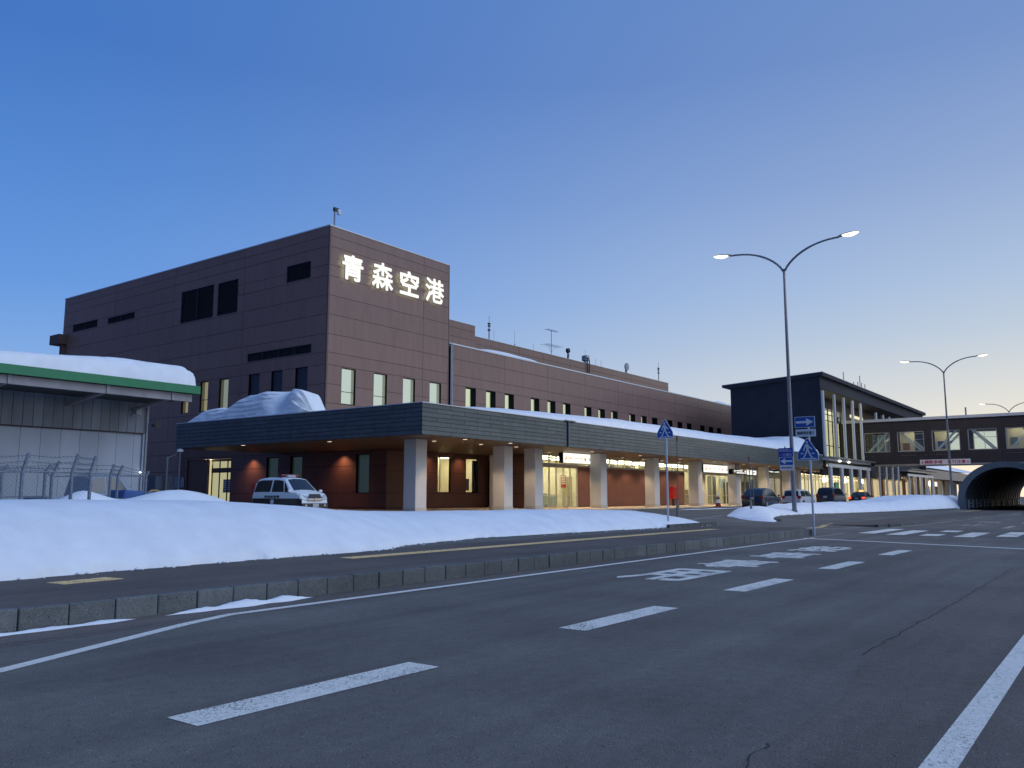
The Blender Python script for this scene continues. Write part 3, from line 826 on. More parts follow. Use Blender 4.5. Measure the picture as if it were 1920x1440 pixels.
# security camera on the roof corner
b = pix(627, 420, y=48.5)
cc = thing('roof_camera', 'white dome camera on a short mast at the tower corner', 'camera', (b.x, 48.5, TT + .04))
zt = pix(627, 390, y=48.5).z
MB().tube([(b.x, 48.5, TT + .04), (b.x, 48.5, zt)], .06, 8).build('mast', M_polegrey, cc)
MB().box(b.x - .1, 48.4, zt - .25, b.x + .15, 48.6, zt + .05).tube([(b.x + .1, 48.5, zt), (b.x + .42, 48.5, zt + .05)], .05).build('bracket', M_black, cc)
MB().lathe((b.x + .42, 48.5, zt - .32), [(.02, -.14), (.14, -.1), (.17, 0), (.17, .18), (.12, .3), (.04, .36)], 12).build('dome', M_whitepaint, cc, smooth=True)

# ---------------------------------------------------------------- terminal wing
wing = thing('terminal_wing', 'long low brown panelled wing with a row of small deep windows', 'building', (56.5, TY, .67))
WX0, WX1, WZ = 56.25, 132.0, 15.15
WW = []
for n in range(6):
    for d in (0, 3.0, 5.95):
        x = 58.38 + n * 10.33 + d
        WW.append((x, x + 1.5, 8.0, 11.45))
VJ = [WX0 + .25, 64.25, 71.75, 79.2, 86.7, 94.35, 102.1, 109.8, 117.5, 125.0, WX1]
clad(wing, (0, TY, 0), (1, 0, 0), (0, -1, 0), VJ, [6.4, 10.08, 11.47, 12.35, 13.83, 15.1], WW, M_panel, reveal=.06)
for i, (a, b, c, d) in enumerate(WW):
    lit = i < 11
    window(wing, (0, TY, 0), (1, 0, 0), (0, -1, 0), a, b, c, d, depth=.55, fr=.04, behind=M_blindbright if lit else M_roomdark, bdepth=.10, gl=M_glass if lit else M_glassdark)
MB().box(WX0 - .2, TY - .05, WZ - .05, WX1, TY + .4, WZ + .07).build('coping', M_white_cap, wing)
MB().tube([(WX0 - .02, TY - .08, 6.5), (WX0 - .02, TY - .08, WZ)], .055).tube([(WX0 + .16, TY - .08, 6.5), (WX0 + .16, TY - .08, WZ)], .055).build('downpipe', M_steel, wing)
MB().box(WX0, TY + .9, .7, WX1, 54.1, WZ - .3).build('core', M_joint, wing)
MB().box(WX1 - .1, TY, 6.4, WX1, 54, WZ - .06).build('end_wall', M_panel, wing)
MB().box(WX0, TY + .4, WZ - .3, WX1, 56, WZ - .1).build('roof', M_roomdark, wing)
# set-back upper storey
BY = 54.2
us_ = thing('upper_storey', 'set back brown upper storey rising behind the long wing roof', 'building', (70, BY, 15))
p0 = pix(892, 637, y=BY); p1 = pix(1253, 717, y=BY); zt = (p0.z + p1.z) / 2 + .1
vj = [57] + [pix(x, 660, y=BY).x for x in (920, 973, 1018, 1069, 1110, 1145, 1183, 1218)] + [p1.x]
clad(us_, (0, BY, 0), (1, 0, 0), (0, -1, 0), vj, [14.8, zt - 1.5, zt - .75, zt], [], M_panel)
MB().box(57, BY - .04, zt, p1.x, BY + .3, zt + .05).build('coping', M_white_cap, us_)
MB().box(57, BY + .1, 14.9, p1.x - .05, 75, zt - .02).build('core', M_panel, us_)
q0 = pix(843, 599, y=BY - .6); q1 = pix(891, 612, y=BY - .6)
pb = thing('plant_block', 'small brown rooftop block stepping down beside the tower', 'building', (58, BY, 15))
zq = (q0.z + q1.z) / 2
clad(pb, (0, BY - .6, 0), (1, 0, 0), (0, -1, 0), [57, q1.x], [14.8, 16.6, 17.5, 18.4, zq], [], M_panel)
MB().box(57, BY - .5, 14.9, q1.x, 70, zq - .02).build('core', M_panel, pb)
MB().box(57, BY - .64, zq, q1.x + .03, BY - .3, zq + .05).build('coping', M_white_cap, pb)
# roof snow peeping over the parapets
def blob_snow(name, x0, x1, y0, y1, z0, h, label, st=.3, seed=0):
    cx, cy, rx, ry = (x0 + x1) / 2, (y0 + y1) / 2, (x1 - x0) / 2, (y1 - y0) / 2
    def f(x, y):
        u, v = abs((x - cx) / rx), abs((y - cy) / ry); t = max(0, 1 - u ** 2.2) ** .5 * max(0, 1 - v ** 4) ** .5
        return z0 + h * t * (1 + .25 * noise.noise(Vector((x * .3, y * .3, seed))))
    return heightfield(name, x0, x1, y0, y1, st, f, label)
blob_snow('roof_snow', 60.5, 74, 49.2, 53, 15.05, 1.0, 'smooth snow drift on the wing roof just right of the tower', seed=2)
blob_snow('roof_snow', 118, 131, 49.5, 53, 15.05, 1.1, 'snow drift at the far end of the wing roof beside the dark hall', seed=4)
pA = pix(895, 640, y=56)
blob_snow('roof_snow', pA.x - 1, pA.x + 5, 55, 57.5, zt, .45, 'small snow patch on the upper storey parapet under the aerial mast', seed=5)

# rooftop aerials and equipment
def aerial(px, py0, py1, Y, kind, label, name='aerial', cat='aerial'):
    b = pix(px, py1, y=Y); t = pix(px, py0, y=Y); zb = min(b.z, zt) if Y < 60 else b.z; zb = zt
    o = thing(name, label, cat, (b.x, Y, zb))
    H = t.z - zb; X = b.x
    if kind == 'mast':
        MB().tube([(X, Y, zb), (X, Y, zb + H * .75)], .07, 6).tube([(X, Y, zb + H * .75), (X, Y, t.z)], .025, 5).build('mast', M_polegrey, o)
        m = MB()
        for k, s_ in ((.48, .3), (.62, .25), (.7, .3)): m.box(X - s_ / 2, Y - .1, zb + H * k, X + s_ / 2, Y + .1, zb + H * k + .16)
        m.build('sensor_boxes', M_black, o)
    elif kind == 'whip':
        MB().tube([(X, Y, zb), (X, Y, zb + H * .35)], .06, 6).build('base', M_polegrey, o)
        MB().tube([(X, Y, zb + H * .35), (X, Y, t.z)], .02, 5).build('rod', M_steel, o)
    elif kind == 'yagi':
        MB().tube([(X, Y, zb), (X, Y, t.z)], .04, 6).build('mast', M_polegrey, o)
        for zz, L_, n, sp in ((t.z, 2.2, 8, .35), (zb + H * .45, 3.0, 6, .7)):
            m = MB(); m.tube([(X - L_ * .45, Y, zz), (X + L_ * .55, Y, zz + .08)], .025, 5)
            for k in range(n):
                xx = X - L_ * .45 + L_ * k / (n - 1); m.tube([(xx, Y - sp, zz + .02), (xx, Y + sp, zz + .02)], .015, 4)
            m.build('antenna_array', M_steel, o)
        MB().tube([(X - .7, Y, zb + H * .42), (X, Y, zb + H * .2), (X + .7, Y, zb + H * .42)], .02, 4).build('brace', M_steel, o)
    elif kind == 'horn':
        MB().tube([(X, Y, zb), (X, Y, t.z - .3)], [.16, .07], 8).build('post', M_black, o)
        MB().lathe((X, Y - .15, t.z - .3), [(.1, -.1), (.32, 0), (.3, .3), (.1, .35)], 12, 'y').build('head', M_black, o)
        MB().box(X + .1, Y - .1, zb + H * .45, X + .3, Y + .1, zb + H * .6).build('box', M_whitepaint, o)
    elif kind == 'vent':
        MB().tube([(X, Y, zb), (X, Y, zb + H * .3)], .28, 12).build('neck', M_steel, o)
        MB().lathe((X, Y, zb + H * .3), [(.3, 0), (.5, .08), (.5, H * .3), (.2, H * .34)], 14).build('cowl', M_steel, o)
        MB().tube([(X, Y, zb + H * .6), (X, Y, t.z)], .02, 4).build('rod', M_steel, o)
    elif kind == 'dish':
        MB().tube([(X, Y, zb), (X, Y, t.z - .5)], [.2, .12], 8).build('post', M_polegrey, o)
        MB().lathe((X, Y - .2, t.z - .45), [(.1, -.02), (.52, 0), (.55, .12), (.4, .25)], 16, 'y').build('dish', mat('dish_grey', (.3, .34, .4), rough=.5), o, smooth=True)
    elif kind == 'pipes':
        m = MB()
        for d in (0, .45): m.tube([(X + d - .5, Y - 1.8 + .0, t.z), (X + d, Y - 1.8, t.z), (X + d + .05, Y - 1.85, t.z - .3), (X + d + .05, Y - 1.85, zb - 1.2)], .07, 6)
        m.build('pipe', mat('brown_pipe', (.06, .03, .03), rough=.5), o)
aerial(917, 592, 640, 56, 'mast', 'tall thin aerial mast with sensor boxes, first from the tower')
aerial(926, 620, 638, 57, 'whip', 'short whip aerial just right of the tall mast')
aerial(965, 620, 652, 56, 'whip', 'thin whip aerial standing alone between tall mast and TV aerial')
aerial(1000, 645, 656, 55.5, 'whip', 'short stub aerial left of the TV aerial')
aerial(1034, 620, 665, 55.5, 'yagi', 'TV aerial with two horizontal arrays on the roof')
aerial(1065, 653, 674, 55.5, 'horn', 'dark round floodlight on a short post on the roof', 'roof_floodlight', 'floodlight')
aerial(1078, 674, 680, 55.9, 'pipes', 'pair of brown pipes bending over the upper parapet', 'roof_pipes', 'pipes')
aerial(1098, 655, 681, 55.5, 'vent', 'drum shaped steel roof ventilator with a rod', 'roof_ventilator', 'ventilator')
aerial(1117, 672, 687, 55.5, 'whip', 'left one of two thin rods right of the roof ventilator')
aerial(1127, 675, 690, 55.5, 'whip', 'right one of two thin rods right of the roof ventilator')
aerial(1174, 682, 701, 55.5, 'dish', 'round grey dish on a post near the roof end', 'roof_dish', 'dish')
aerial(1235, 680, 713, 55.5, 'mast', 'aerial mast with sensor boxes at the far roof end')

# ---------------------------------------------------------------- canopy
CX0, CX1, CY, CZ0, CZ1 = 32.9, 104.9, 30.11, 4.87, 6.55
can = thing('entrance_canopy', 'long flat canopy with slate coloured shingle fascia round the terminal front', 'canopy', (CX0, CY, .7))
fb = MB(); fb.box(CX0 + .03, CY + .03, CZ0 + .02, CX1, CY + .25, CZ1); fb.box(CX0 + .03, CY + .25, CZ0 + .02, CX0 + .25, 53.0, CZ1); fb.box(CX0 + .25, 52.8, CZ0 + .02, TX, 53.0, CZ1)
fb.build('fascia_backing', M_joint, can)
MB().box(CX0 + .25, CY + .25, CZ1 - .35, CX1, TY - .06, CZ1 - .2).box(CX0 + .25, TY - .06, CZ1 - .35, TX - .06, 52.8, CZ1 - .2).build('roof', M_roomdark, can)
rows = 7; rh = (CZ1 - CZ0) / rows; sl = 2.36
cache = {}
def shingle(L_, horiz):
    k = (round(L_, 2), horiz)
    if k not in cache:
        m = MB()
        if horiz: m.obox((0, 0, 0), (L_ - .022, 0, 0), (0, .03, 0), (0, 0, rh - .019)); m.v = [(x, y - (.022 if z < .01 else 0), z) for x, y, z in m.v]
        else: m.obox((0, 0, 0), (.03, 0, 0), (0, L_ - .022, 0), (0, 0, rh - .019)); m.v = [(x - (.022 if z < .01 else 0), y, z) for x, y, z in m.v]
        cache[k] = m.mesh('shingle')
    return cache[k]
GUT = 47.25
count = 0
for r in range(rows):
    x = CX0 + .0; first = True
    while x < CX1 - .02:
        L_ = sl * (.5 if (first and r % 2) else 1)
        if x < GUT - .10 < x + L_: L_ = GUT - .10 - x
        elif abs(x - (GUT - .10)) < .02: x = GUT + .13; L_ = sl * (.5 if r % 2 else 1)
        L_ = min(L_, CX1 - x)
        if L_ > .05:
            if count < 215:
                o = place('shingle', shingle(L_, True), M_slate, can); o.location = (x, CY - .0, CZ0 + rh * r); count += 1
            else:
                cache.setdefault('rest', MB()).box(x, CY - .008, CZ0 + rh * r, x + L_ - .014, CY + .028, CZ0 + rh * (r + 1) - .006)
        x += max(L_, .02); first = False
if 'rest' in cache: cache['rest'].build('shingles', M_slate, can, kind='stuff')
for r in range(rows):
    y = CY + .035; first = True
    while y < 52.95:
        L_ = min(sl * (.5 if (first and r % 2) else 1), 53.0 - y)
        if L_ > .05:
            o = place('shingle', shingle(L_, False), M_slate, can); o.location = (CX0, y, CZ0 + rh * r)
        y += max(L_, .02); first = False
MB().box(GUT - .09, CY + .0, CZ0, GUT + .12, CY + .028, CZ1).build('recess', M_dark, can)
MB().tube([(GUT + .02, CY - .06, CZ0 + .0), (GUT + .02, CY - .06, CZ1)], .07, 8).build('downpipe', mat('grey_pipe', (.16, .17, .19), rough=.4, metal=.4), can, smooth=True)
MB().box(GUT - .45, CY - .16, CZ1 + .02, GUT + .8, CY + .3, CZ1 + .09).build('rainwater_head', M_steel, can)
MB().box(CX0 - .04, CY - .05, CZ1, GUT - .46, CY + .3, CZ1 + .05).box(GUT + .81, CY - .05, CZ1, CX1, CY + .3, CZ1 + .05).box(CX0 - .04, CY + .3, CZ1, CX0 + .3, 53.05, CZ1 + .05).build('coping', M_white_cap, can)
# soffit in metal strips
m = MB()
y = CY + .05
while y < 48.0:
    m.box(CX0 + .05, y, CZ0 - .02, 106.5, y + .585, CZ0 + .015); y += .6
y = 48.05
while y < 52.7: m.box(CX0 + .05, y, CZ0 - .02, TX - .05, min(y + .585, 52.95), CZ0 + .015); y += .6
m.build('soffit_strips', M_soffit, can, kind='stuff')
# columns
CX = [35.24, 44.15, 53.05 - 5.15, 57.0, 65.9, 74.75, 84.5, 92.8]
CX = [35.24, pix(961, 956, y=32.7).x - .93, pix(1018, 955, y=32.7).x - .93, pix(1138.5, 952, y=32.7).x - .93, pix(1237.5, 950, y=32.7).x - .93, pix(1318, 949, y=32.7).x - .93, pix(1388.5, 947, y=32.7).x - .93, pix(1444, 946, y=32.7).x - .93, pix(1487, 945, y=32.7).x - .93, 103.4]
for x in CX:
    MB().box(x, 32.68, .70, x + .93, 33.61, CZ0 - .021).build('column', M_column, can, bevel=.015)
    MB().box(x - .012, 32.668, .70, x + .942, 33.622, .95).build('column_base', mat('column_skirting', (.5, .48, .44), rough=.6), can)
for (x, y) in ((53.5, 40.6),): MB().box(x - .6, y, .7, x - .05, y + .5, CZ0 - .021).build('pier', M_column, can)
# downlights
def downlight(x, y, z=CZ0 - .022, watt=18, r=.13, size=R(120), spot=True):
    watt *= 8.5
    MB().lathe((x, y, z - .012), [(r + .03, .0), (r + .035, .012)], 14).build('downlight', M_steel, can)
    MB().lathe((x, y, z - .016), [(r, .0), (r, .003)], 14).build('downlight_lens', M_lamp, can)
    if spot:
        l = bpy.data.lights.new('downlight_lamp', 'SPOT'); l.energy = watt; l.color = (1, .70, .40); l.spot_size = size; l.spot_blend = .45; l.shadow_soft_size = .08
        o = bpy.data.objects.new('downlight_lamp', l); o.location = (x, y, z - .03); put(o, can)
dl = [(814, 827), (872, 824), (902, 833), (957, 831), (968, 838)]
for q in dl:
    p = pix(*q, z=CZ0 - .03); downlight(p.x, p.y, watt=42)
for i in range(14):
    x = 52.0 + i * 3.75
    downlight(x, 34.8, watt=70); 
    if i % 2 == 0: downlight(x + 1.2, 31.8, watt=40)
for (q) in ((456, 835), (618, 828)):
    p = pix(*q, z=CZ0 - .03); downlight(p.x, p.y, watt=22)
for y, w_ in ((56.4, 420), (45.9, 420)):
    l = bpy.data.lights.new('wall_washer_lamp', 'SPOT'); l.energy = w_ * .62; l.color = (1, .55, .28); l.spot_size = R(128); l.spot_blend = 1.0; l.shadow_soft_size = .1
    o = bpy.data.objects.new('wall_washer_lamp', l); o.location = (TX - .55, y, CZ0 - .10); put(o, can)
for x in (46.0, 49.7):
    l = bpy.data.lights.new('wall_washer_lamp', 'SPOT'); l.energy = 120; l.color = (1, .55, .28); l.spot_size = R(128); l.spot_blend = 1.0; l.shadow_soft_size = .1
    o = bpy.data.objects.new('wall_washer_lamp', l); o.location = (x, 41.05, CZ0 - .10); put(o, can)

# snow on the canopy
FH = [(35, 0.02), (36.5, .22), (38.9, .50), (43, .72), (47.4, .88), (58.6, 1.16), (68, 1.2), (77.6, 1.22), (87.5, 1.4), (94, 1.42), (98, 1.65), (101, 2.2), (103.5, 2.38), (104.6, 1.7)]
def csnow(x, y):
    h = lerp_tab(FH, x); d0 = y - (CY + .32); t = max(0, min(1, d0 / 3.0))
    e = min(1, max(0, (x - 35.0) / 1.0))
    a = (.18 + .82 * math.sin(t * math.pi / 2) ** .7) * min(1, d0 / .15 + .0) if d0 > 0 else 0
    z = CZ1 - .2 + (h * a + .2) * (1 if e > 0 else 0)
    return z + .06 * noise.noise(Vector((x * .5, y * .5, 3))) * t
heightfield('canopy_snow', 35, 104.8, CY + .3, TY - .3, .25, csnow, 'thick even layer of snow lying along the front canopy roof')
LH = [(40.3, 1.45), (40.8, 1.62), (41.5, 1.72), (43.0, 1.76), (44.5, 1.74), (46.0, 1.62), (47.0, 1.38), (47.8, 1.06), (48.3, .92), (49.2, 1.02), (50.6, .94), (51.6, .62), (52.4, .30), (53.0, .06)]
def layered_drift():
    m = MB(); NU, NV = 150, 44
    for i in range(NU + 1):
        u = i / NU
        for j in range(NV + 1):
            v = j / NV
            f = min(1, v / .62); zf = f
            ye = 40.62 + .10 * math.sin(zf * 19 + 1) + .10 * noise.noise(Vector((zf * 4, 1, 5))) + (-.42 * sm((.30 - zf) / .10)) + (.22 * sm(1 - abs(zf - .42) / .12))
            ye += 1.0 * max(0, (v - .62) / .38) * 1.6
            y = ye + (52.95 - ye) * u
            h = lerp_tab(LH, y) * (1 + .03 * noise.noise(Vector((y, 0, 3))))
            # smooth ramp of slumped snow near the right, wind-cut ledges elsewhere
            slump = sm(1 - abs(y - 42.9) / 1.5); ledge = (1 - slump) * sm((52 - y) / 1.2) * (1 if y > 42 else .45)
            lean = .55 + .9 * slump + .25 * noise.noise(Vector((y * .5, 7, 0)))
            if v <= .62:
                z = h * math.sin(f * math.pi / 2) ** (1.0 + .3 * slump)
                ph = z / .30 + .9 * noise.noise(Vector((y * .22, 2, 9))) + (y - 45) * .10
                saw = ph - math.floor(ph)
                x = CX0 + .34 + lean * f ** (2.2 - slump) + ledge * .17 * (saw ** 3) * sm((1 - f) / .3) * sm(.5 + 1.6 * noise.noise(Vector((y * .55, z * .9, 4))))
                x += .07 * noise.noise(Vector((y * 1.2, z * 2, 1)))
            else:
                g_ = (v - .62) / .38
                x = CX0 + .34 + lean + 2.6 * g_
                z = h * (1 - .12 * g_ ** 2) - (h + .05) * sm((g_ - .72) / .28)
            e_ = min(1, u / .05); q_ = (1 - (1 - e_) ** 3) ** .5
            m.v.append((x + (1 - q_) * .7, y, CZ1 - .04 + max(z * (.25 + .75 * q_), -.02)))
    for i in range(NU):
        for j in range(NV):
            a_ = i * (NV + 1) + j; m.f.append((a_, a_ + NV + 1, a_ + NV + 2, a_ + 1))
    m.f.append(tuple(range(NV + 1)))
    m.build('canopy_snow', M_snow, smooth=True, kind='stuff', label='high layered snow drift on the canopy left of the tower corner')
layered_drift()

# ---------------------------------------------------------------- ground floor
gf = thing('ground_floor', 'red brown ground floor under the canopy with lit shopfronts and doors', 'building', (TX, 41.6, .7))
GY = 41.6; GZ = CZ0 - .03
gw = [(a, b, 1.85, 4.55) for a, b in ((47.25, 48.75), (50.55, 52.1))]
zs_ = [.72, .80, 1.82, 3.35, GZ]
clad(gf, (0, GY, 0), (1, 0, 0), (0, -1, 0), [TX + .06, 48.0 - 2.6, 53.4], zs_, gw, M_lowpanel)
def lit_room(x0, x1, y0, y1, z0, z1, parent, es=None, rows_=2):
    m = MB(); m.box(x0, y1, z0, x1, y1 + .1, z1); m.box(x0 - .1, y0, z0, x0, y1, z1); m.box(x1, y0, z0, x1 + .1, y1, z1); m.build('room_wall', M_cream, parent)
    MB().box(x0, y0, z0 - .05, x1, y1, z0).build('room_floor', M_conc, parent)
    MB().box(x0, y0, z1, x1, y1, z1 + .05).build('room_ceiling', M_cream, parent)
    n = max(1, int((x1 - x0) / 3.2))
    for i in range(n):
        for j in range(rows_):
            cx = x0 + (x1 - x0) * (i + .5) / n; cyy = y0 + (y1 - y0) * (j + .5) / rows_
            MB().box(cx - .9, cyy - .5, z1 - .05, cx + .9, cyy + .5, z1 - .01).build('ceiling_light', es or M_ceil, parent)
for a, b, c, d in gw: window(gf, (0, GY, 0), (1, 0, 0), (0, -1, 0), a, b, c, d, depth=.10, fr=.06, behind=None, name='window')
lit_room(46.5, 53.0, GY + .25, 46.5, .72, 4.7, gf, emission('room_light_a', (1, .90, .64), 11))
MB().box(49.2, 43.2, .8, 49.4, 46.4, 4.6).box(47.0, 45.6, .8, 48.3, 46.4, 2.9).build('room_partition', M_cream, gf)
MB().box(51.3, GY + .7, 2.05, 51.8, GY + .72, 2.95).build('notice', mat('notice_grey', (.25, .22, .16), rough=.8), gf)
MB().box(51.9, GY + .35, 1.0, 52.6, GY + .5, 4.4).build('dark_cabinet', M_dark, gf)
# left return wall
lw = [(y0, y1, z0, z1) for y0, y1, z0, z1 in ((43.3, 44.65, 1.80, 4.58), (50.51, 51.9, 1.8, 4.62), (53.35, 54.79, 1.8, 4.62))]
porch = (59.4, 65.6, .72, 4.68)
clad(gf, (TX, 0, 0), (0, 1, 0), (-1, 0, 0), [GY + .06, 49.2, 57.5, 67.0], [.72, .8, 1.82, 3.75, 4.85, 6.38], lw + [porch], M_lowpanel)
MB().box(TX - .01, GY - .01, .7, TX + .055, GY + .055, GZ).build('corner_trim', MATS['brown_trim'], gf)
for a, b, c, d in lw: window(gf, (TX, 0, 0), (0, 1, 0), (-1, 0, 0), a, b, c, d, depth=.10, fr=.06, behind=mat('drawn_curtain', (.22, .30, .30), rough=.9, emit=(.25, .42, .42), es=.16), gl=glass('grey_glass'), bdepth=.2)
# recessed side entrance
a, b = porch[0], porch[1]
MB().box(TX + .12, a + 3.35, .72, TX + .3, b, 4.68).build('porch_wall', M_lowpanel, gf)
MB().box(TX + 1.45, a, .72, TX + 1.6, a + 3.3, .78).box(TX + .04, a - .1, .72, TX + 1.6, a, 4.68).build('porch_side', M_lowpanel, gf)
MB().box(TX + .02, a, 4.70, TX + 1.6, b, 4.78).build('porch_ceiling', mat('porch_white', (.6, .56, .48), rough=.6), gf)
dr = MB()
X_ = TX + .45
for y in (a + .03, a + 1.05, a + 2.15, a + 3.2): dr.box(X_, y, .72, X_ + .08, y + .07, 4.6)
dr.box(X_, a, 3.55, X_ + .08, a + 3.3, 3.95); dr.box(X_, a, 4.5, X_ + .08, a + 3.3, 4.68); dr.box(X_ - .02, a, .72, X_ + .06, a + 3.3, .85)
door = dr.build('side_door', M_black, gf)
MB().box(X_ + .03, a, .85, X_ + .035, a + 3.3, 4.5).build('pane', M_glass, door)
MB().box(X_ + .8, a, .72, X_ + .82, a + 5.2, 4.68).build('lobby_wall', emission('lobby_glow', (1, .86, .48), .62), gf)
MB().box(X_ + .30, a + .5, 1.9, X_ + .32, a + 2.0, 3.0).build('poster', mat('poster_grey', (.20, .18, .14), rough=.8), gf)
m = MB()
for k in range(5): m.box(X_ + .285, a + .65, 2.1 + k * .17, X_ + .30, a + 1.85, 2.16 + k * .17)
m.build('poster_lines', M_whitepaint, gf)
MB().lathe((TX + .5, a + 3.7, 4.66), [(.16, 0), (.16, .03)], 14).build('porch_lamp', M_lamp, gf)
l = bpy.data.lights.new('porch_lamp_light', 'POINT'); l.energy = 55; l.color = (1, .75, .45); l.shadow_soft_size = .15
o = bpy.data.objects.new('porch_lamp_light', l); o.location = (TX + .45, a + 3.7, 4.4); put(o, gf)

# shopfront line (y = SY) with doors, glass and brown infill
SY = 36.5
def X(px): return pix(px, 900, y=SY).x
def zz(px, py): return pix(px, py, y=SY).z
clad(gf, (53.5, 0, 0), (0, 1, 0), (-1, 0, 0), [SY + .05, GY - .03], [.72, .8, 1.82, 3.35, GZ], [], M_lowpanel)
ZH = 4.12      # underside of transoms
def front(x0, x1, kind, n=2, m_top=True, tail=''):
    """one bay of the shopfront"""
    fr = MB(); t = .07
    pane = MB()
    if kind in ('glass', 'door'):
        zlow = .72
        for i in range(n + 1):
            x = x0 + (x1 - x0 - t) * i / n; fr.box(x, SY, zlow, x + t, SY + .12, GZ)
        fr.box(x0, SY + .005, GZ - .1, x1, SY + .115, GZ); fr.box(x0, SY + .005, ZH - .28 if kind == 'door' else ZH - .05, x1, SY + .115, ZH + .05)
        fr.box(x0, SY + .005, .72, x1, SY + .115, .80)
        if kind == 'door':
            fr.box(x0, SY + .01, 3.0, x1, SY + .11, 3.06) if False else None
            fr.box(x0, SY + .02, 1.62, x1, SY + .10, 1.68)
        else: fr.box(x0, SY + .02, 1.75, x1, SY + .10, 1.81)
        pane.box(x0, SY + .055, .8, x1, SY + .065, GZ)
        o = fr.build('shopfront_frame' if kind == 'glass' else 'entrance_door', M_alu, gf)
        pane.build('pane', M_glass, o)
    elif kind == 'panel':
        us = [x0]
        k = max(1, int((x1 - x0) / 4))
        us = [x0 + (x1 - x0) * i / k for i in range(k + 1)]
        clad(gf, (0, SY, 0), (1, 0, 0), (0, -1, 0), us, [.72, .80, ZH - .15], [], M_lowpanel, joint=.02)
        fr.box(x0, SY, ZH - .15, x1, SY + .12, ZH); fr.box(x0, SY, GZ - .1, x1, SY + .12, GZ)
        for i in range(n + 1):
            x = x0 + (x1 - x0 - t) * i / n; fr.box(x, SY + .002, ZH, x + t, SY + .118, GZ - .1)
        o = fr.build('transom_frame', M_alu, gf); pane.box(x0, SY + .055, ZH, x1, SY + .065, GZ - .1).build('pane', M_glass, o)
    elif kind == 'pier':
        MB().box(x0, SY - .05, .72, x1, SY + .2, GZ).build('pier', M_column, gf)
    elif kind == 'solid':
        clad(gf, (0, SY, 0), (1, 0, 0), (0, -1, 0), [x0, x1], [.72, .80, 1.82, 3.35, GZ], [], M_lowpanel)
front(53.55, X(1083), 'door', 5)
front(X(1083), X(1106), 'panel', 2)
front(X(1106), X(1114), 'pier')
front(X(1114), X(1213), 'panel', 7)
front(X(1213), X(1236), 'panel', 2)
front(X(1236), X(1283), 'panel', 4)
front(X(1283), X(1302), 'glass', 2)
front(X(1302), X(1322), 'pier')
front(X(1322), X(1374), 'door', 4)
front(X(1374), X(1388), 'pier')
front(X(1388), X(1423), 'glass', 4)
front(X(1423), X(1430), 'pier')
front(X(1430), X(1464), 'glass', 3)
front(X(1464), X(1472), 'solid')
front(X(1472), X(1481), 'pier')
front(X(1487), 150.0, 'glass', 22)
lit_room(53.7, X(1388), SY + .2, SY + 5.0, .72, 4.80, gf, emission('room_light_b', (1, .90, .62), 13), 2)
lit_room(X(1388) + .3, X(1485), SY + .2, SY + 5.0, .72, 4.80, gf, emission('room_light_c', (.85, .9, .85), 2), 2)
lit_room(X(1486), 149, SY + .2, SY + 7.5, .72, 4.80, gf, emission('room_light_d', (1, .88, .58), 12), 2)
# folded curtains behind the far glass
def curtain(x0, x1, y, z0, z1, parent, pitch=.55, amp=.1, name='curtain', mt=None):
    m = MB(); n = int((x1 - x0) / .09)
    for i in range(n + 1):
        x = x0 + (x1 - x0) * i / n; yy = y + amp * math.sin(x * 2 * math.pi / pitch + 1.5 * noise.noise(Vector((x * .5, 0, 0))))
        m.v += [(x, yy, z0), (x, yy, z1)]
    for i in range(n): m.f.append((2 * i, 2 * i + 2, 2 * i + 3, 2 * i + 1))
    return m.build(name, mt or M_curtain, parent, smooth='all')
M_curtainlit = mat('lit_curtain', (.60, .52, .32), rough=.9, emit=(1, .84, .48), es=.85)  # cloth emits by itself, standing in for room light shining through it
curtain(X(1490), 148, SY + .8, .8, GZ - .15, gf, mt=M_curtainlit, pitch=.9, amp=.18)
# counters, shelves and boards glimpsed through the shopfronts
for k, (px, w_, y_, z0, z1, c_) in enumerate(((1030, 2.4, 3.6, .72, 1.75, (.30, .36, .33)), (1068, .8, 3.0, .72, 3.3, (.42, .36, .22)), (1150, 1.6, 3.8, 4.15, 4.6, (.10, .10, .09)), (1176, 1.8, 3.8, 4.15, 4.6, (.14, .11, .08)),
        (1205, 1.2, 3.4, .72, 4.6, (.5, .45, .3)), (1290, 1.0, 2.4, .72, 2.3, (.2, .16, .1)), (1338, 1.2, 2.0, .72, 3.9, (.10, .11, .09)), (1350, 2.2, 3.0, .72, 2.0, (.16, .18, .13)), (1358, .9, 1.6, 2.6, 3.6, (.35, .40, .42)),
        (1366, .8, 1.0, .72, 3.2, (.05, .05, .045)), (1395, 1.0, 1.8, .72, 1.9, (.05, .12, .05)), (1402, 2.0, 3.0, .72, 3.4, (.12, .17, .22)), (1410, 1.2, 1.4, .72, 2.3, (.06, .10, .05)), (1418, .8, 2.2, 2.0, 3.8, (.20, .26, .30)),
        (1442, 2.0, 2.4, 1.6, 3.3, (.25, .32, .42)), (1454, .8, 1.2, .72, 3.8, (.04, .035, .03)))):
    x = pix(px, 900, y=SY + y_).x
    MB().box(x - w_ / 2, SY + y_, z0, x + w_ / 2, SY + y_ + .5, z1).build('counter' if z1 < 2.4 else 'display_board', mat('shop_fitting_%d' % k, c_, rough=.6), gf)
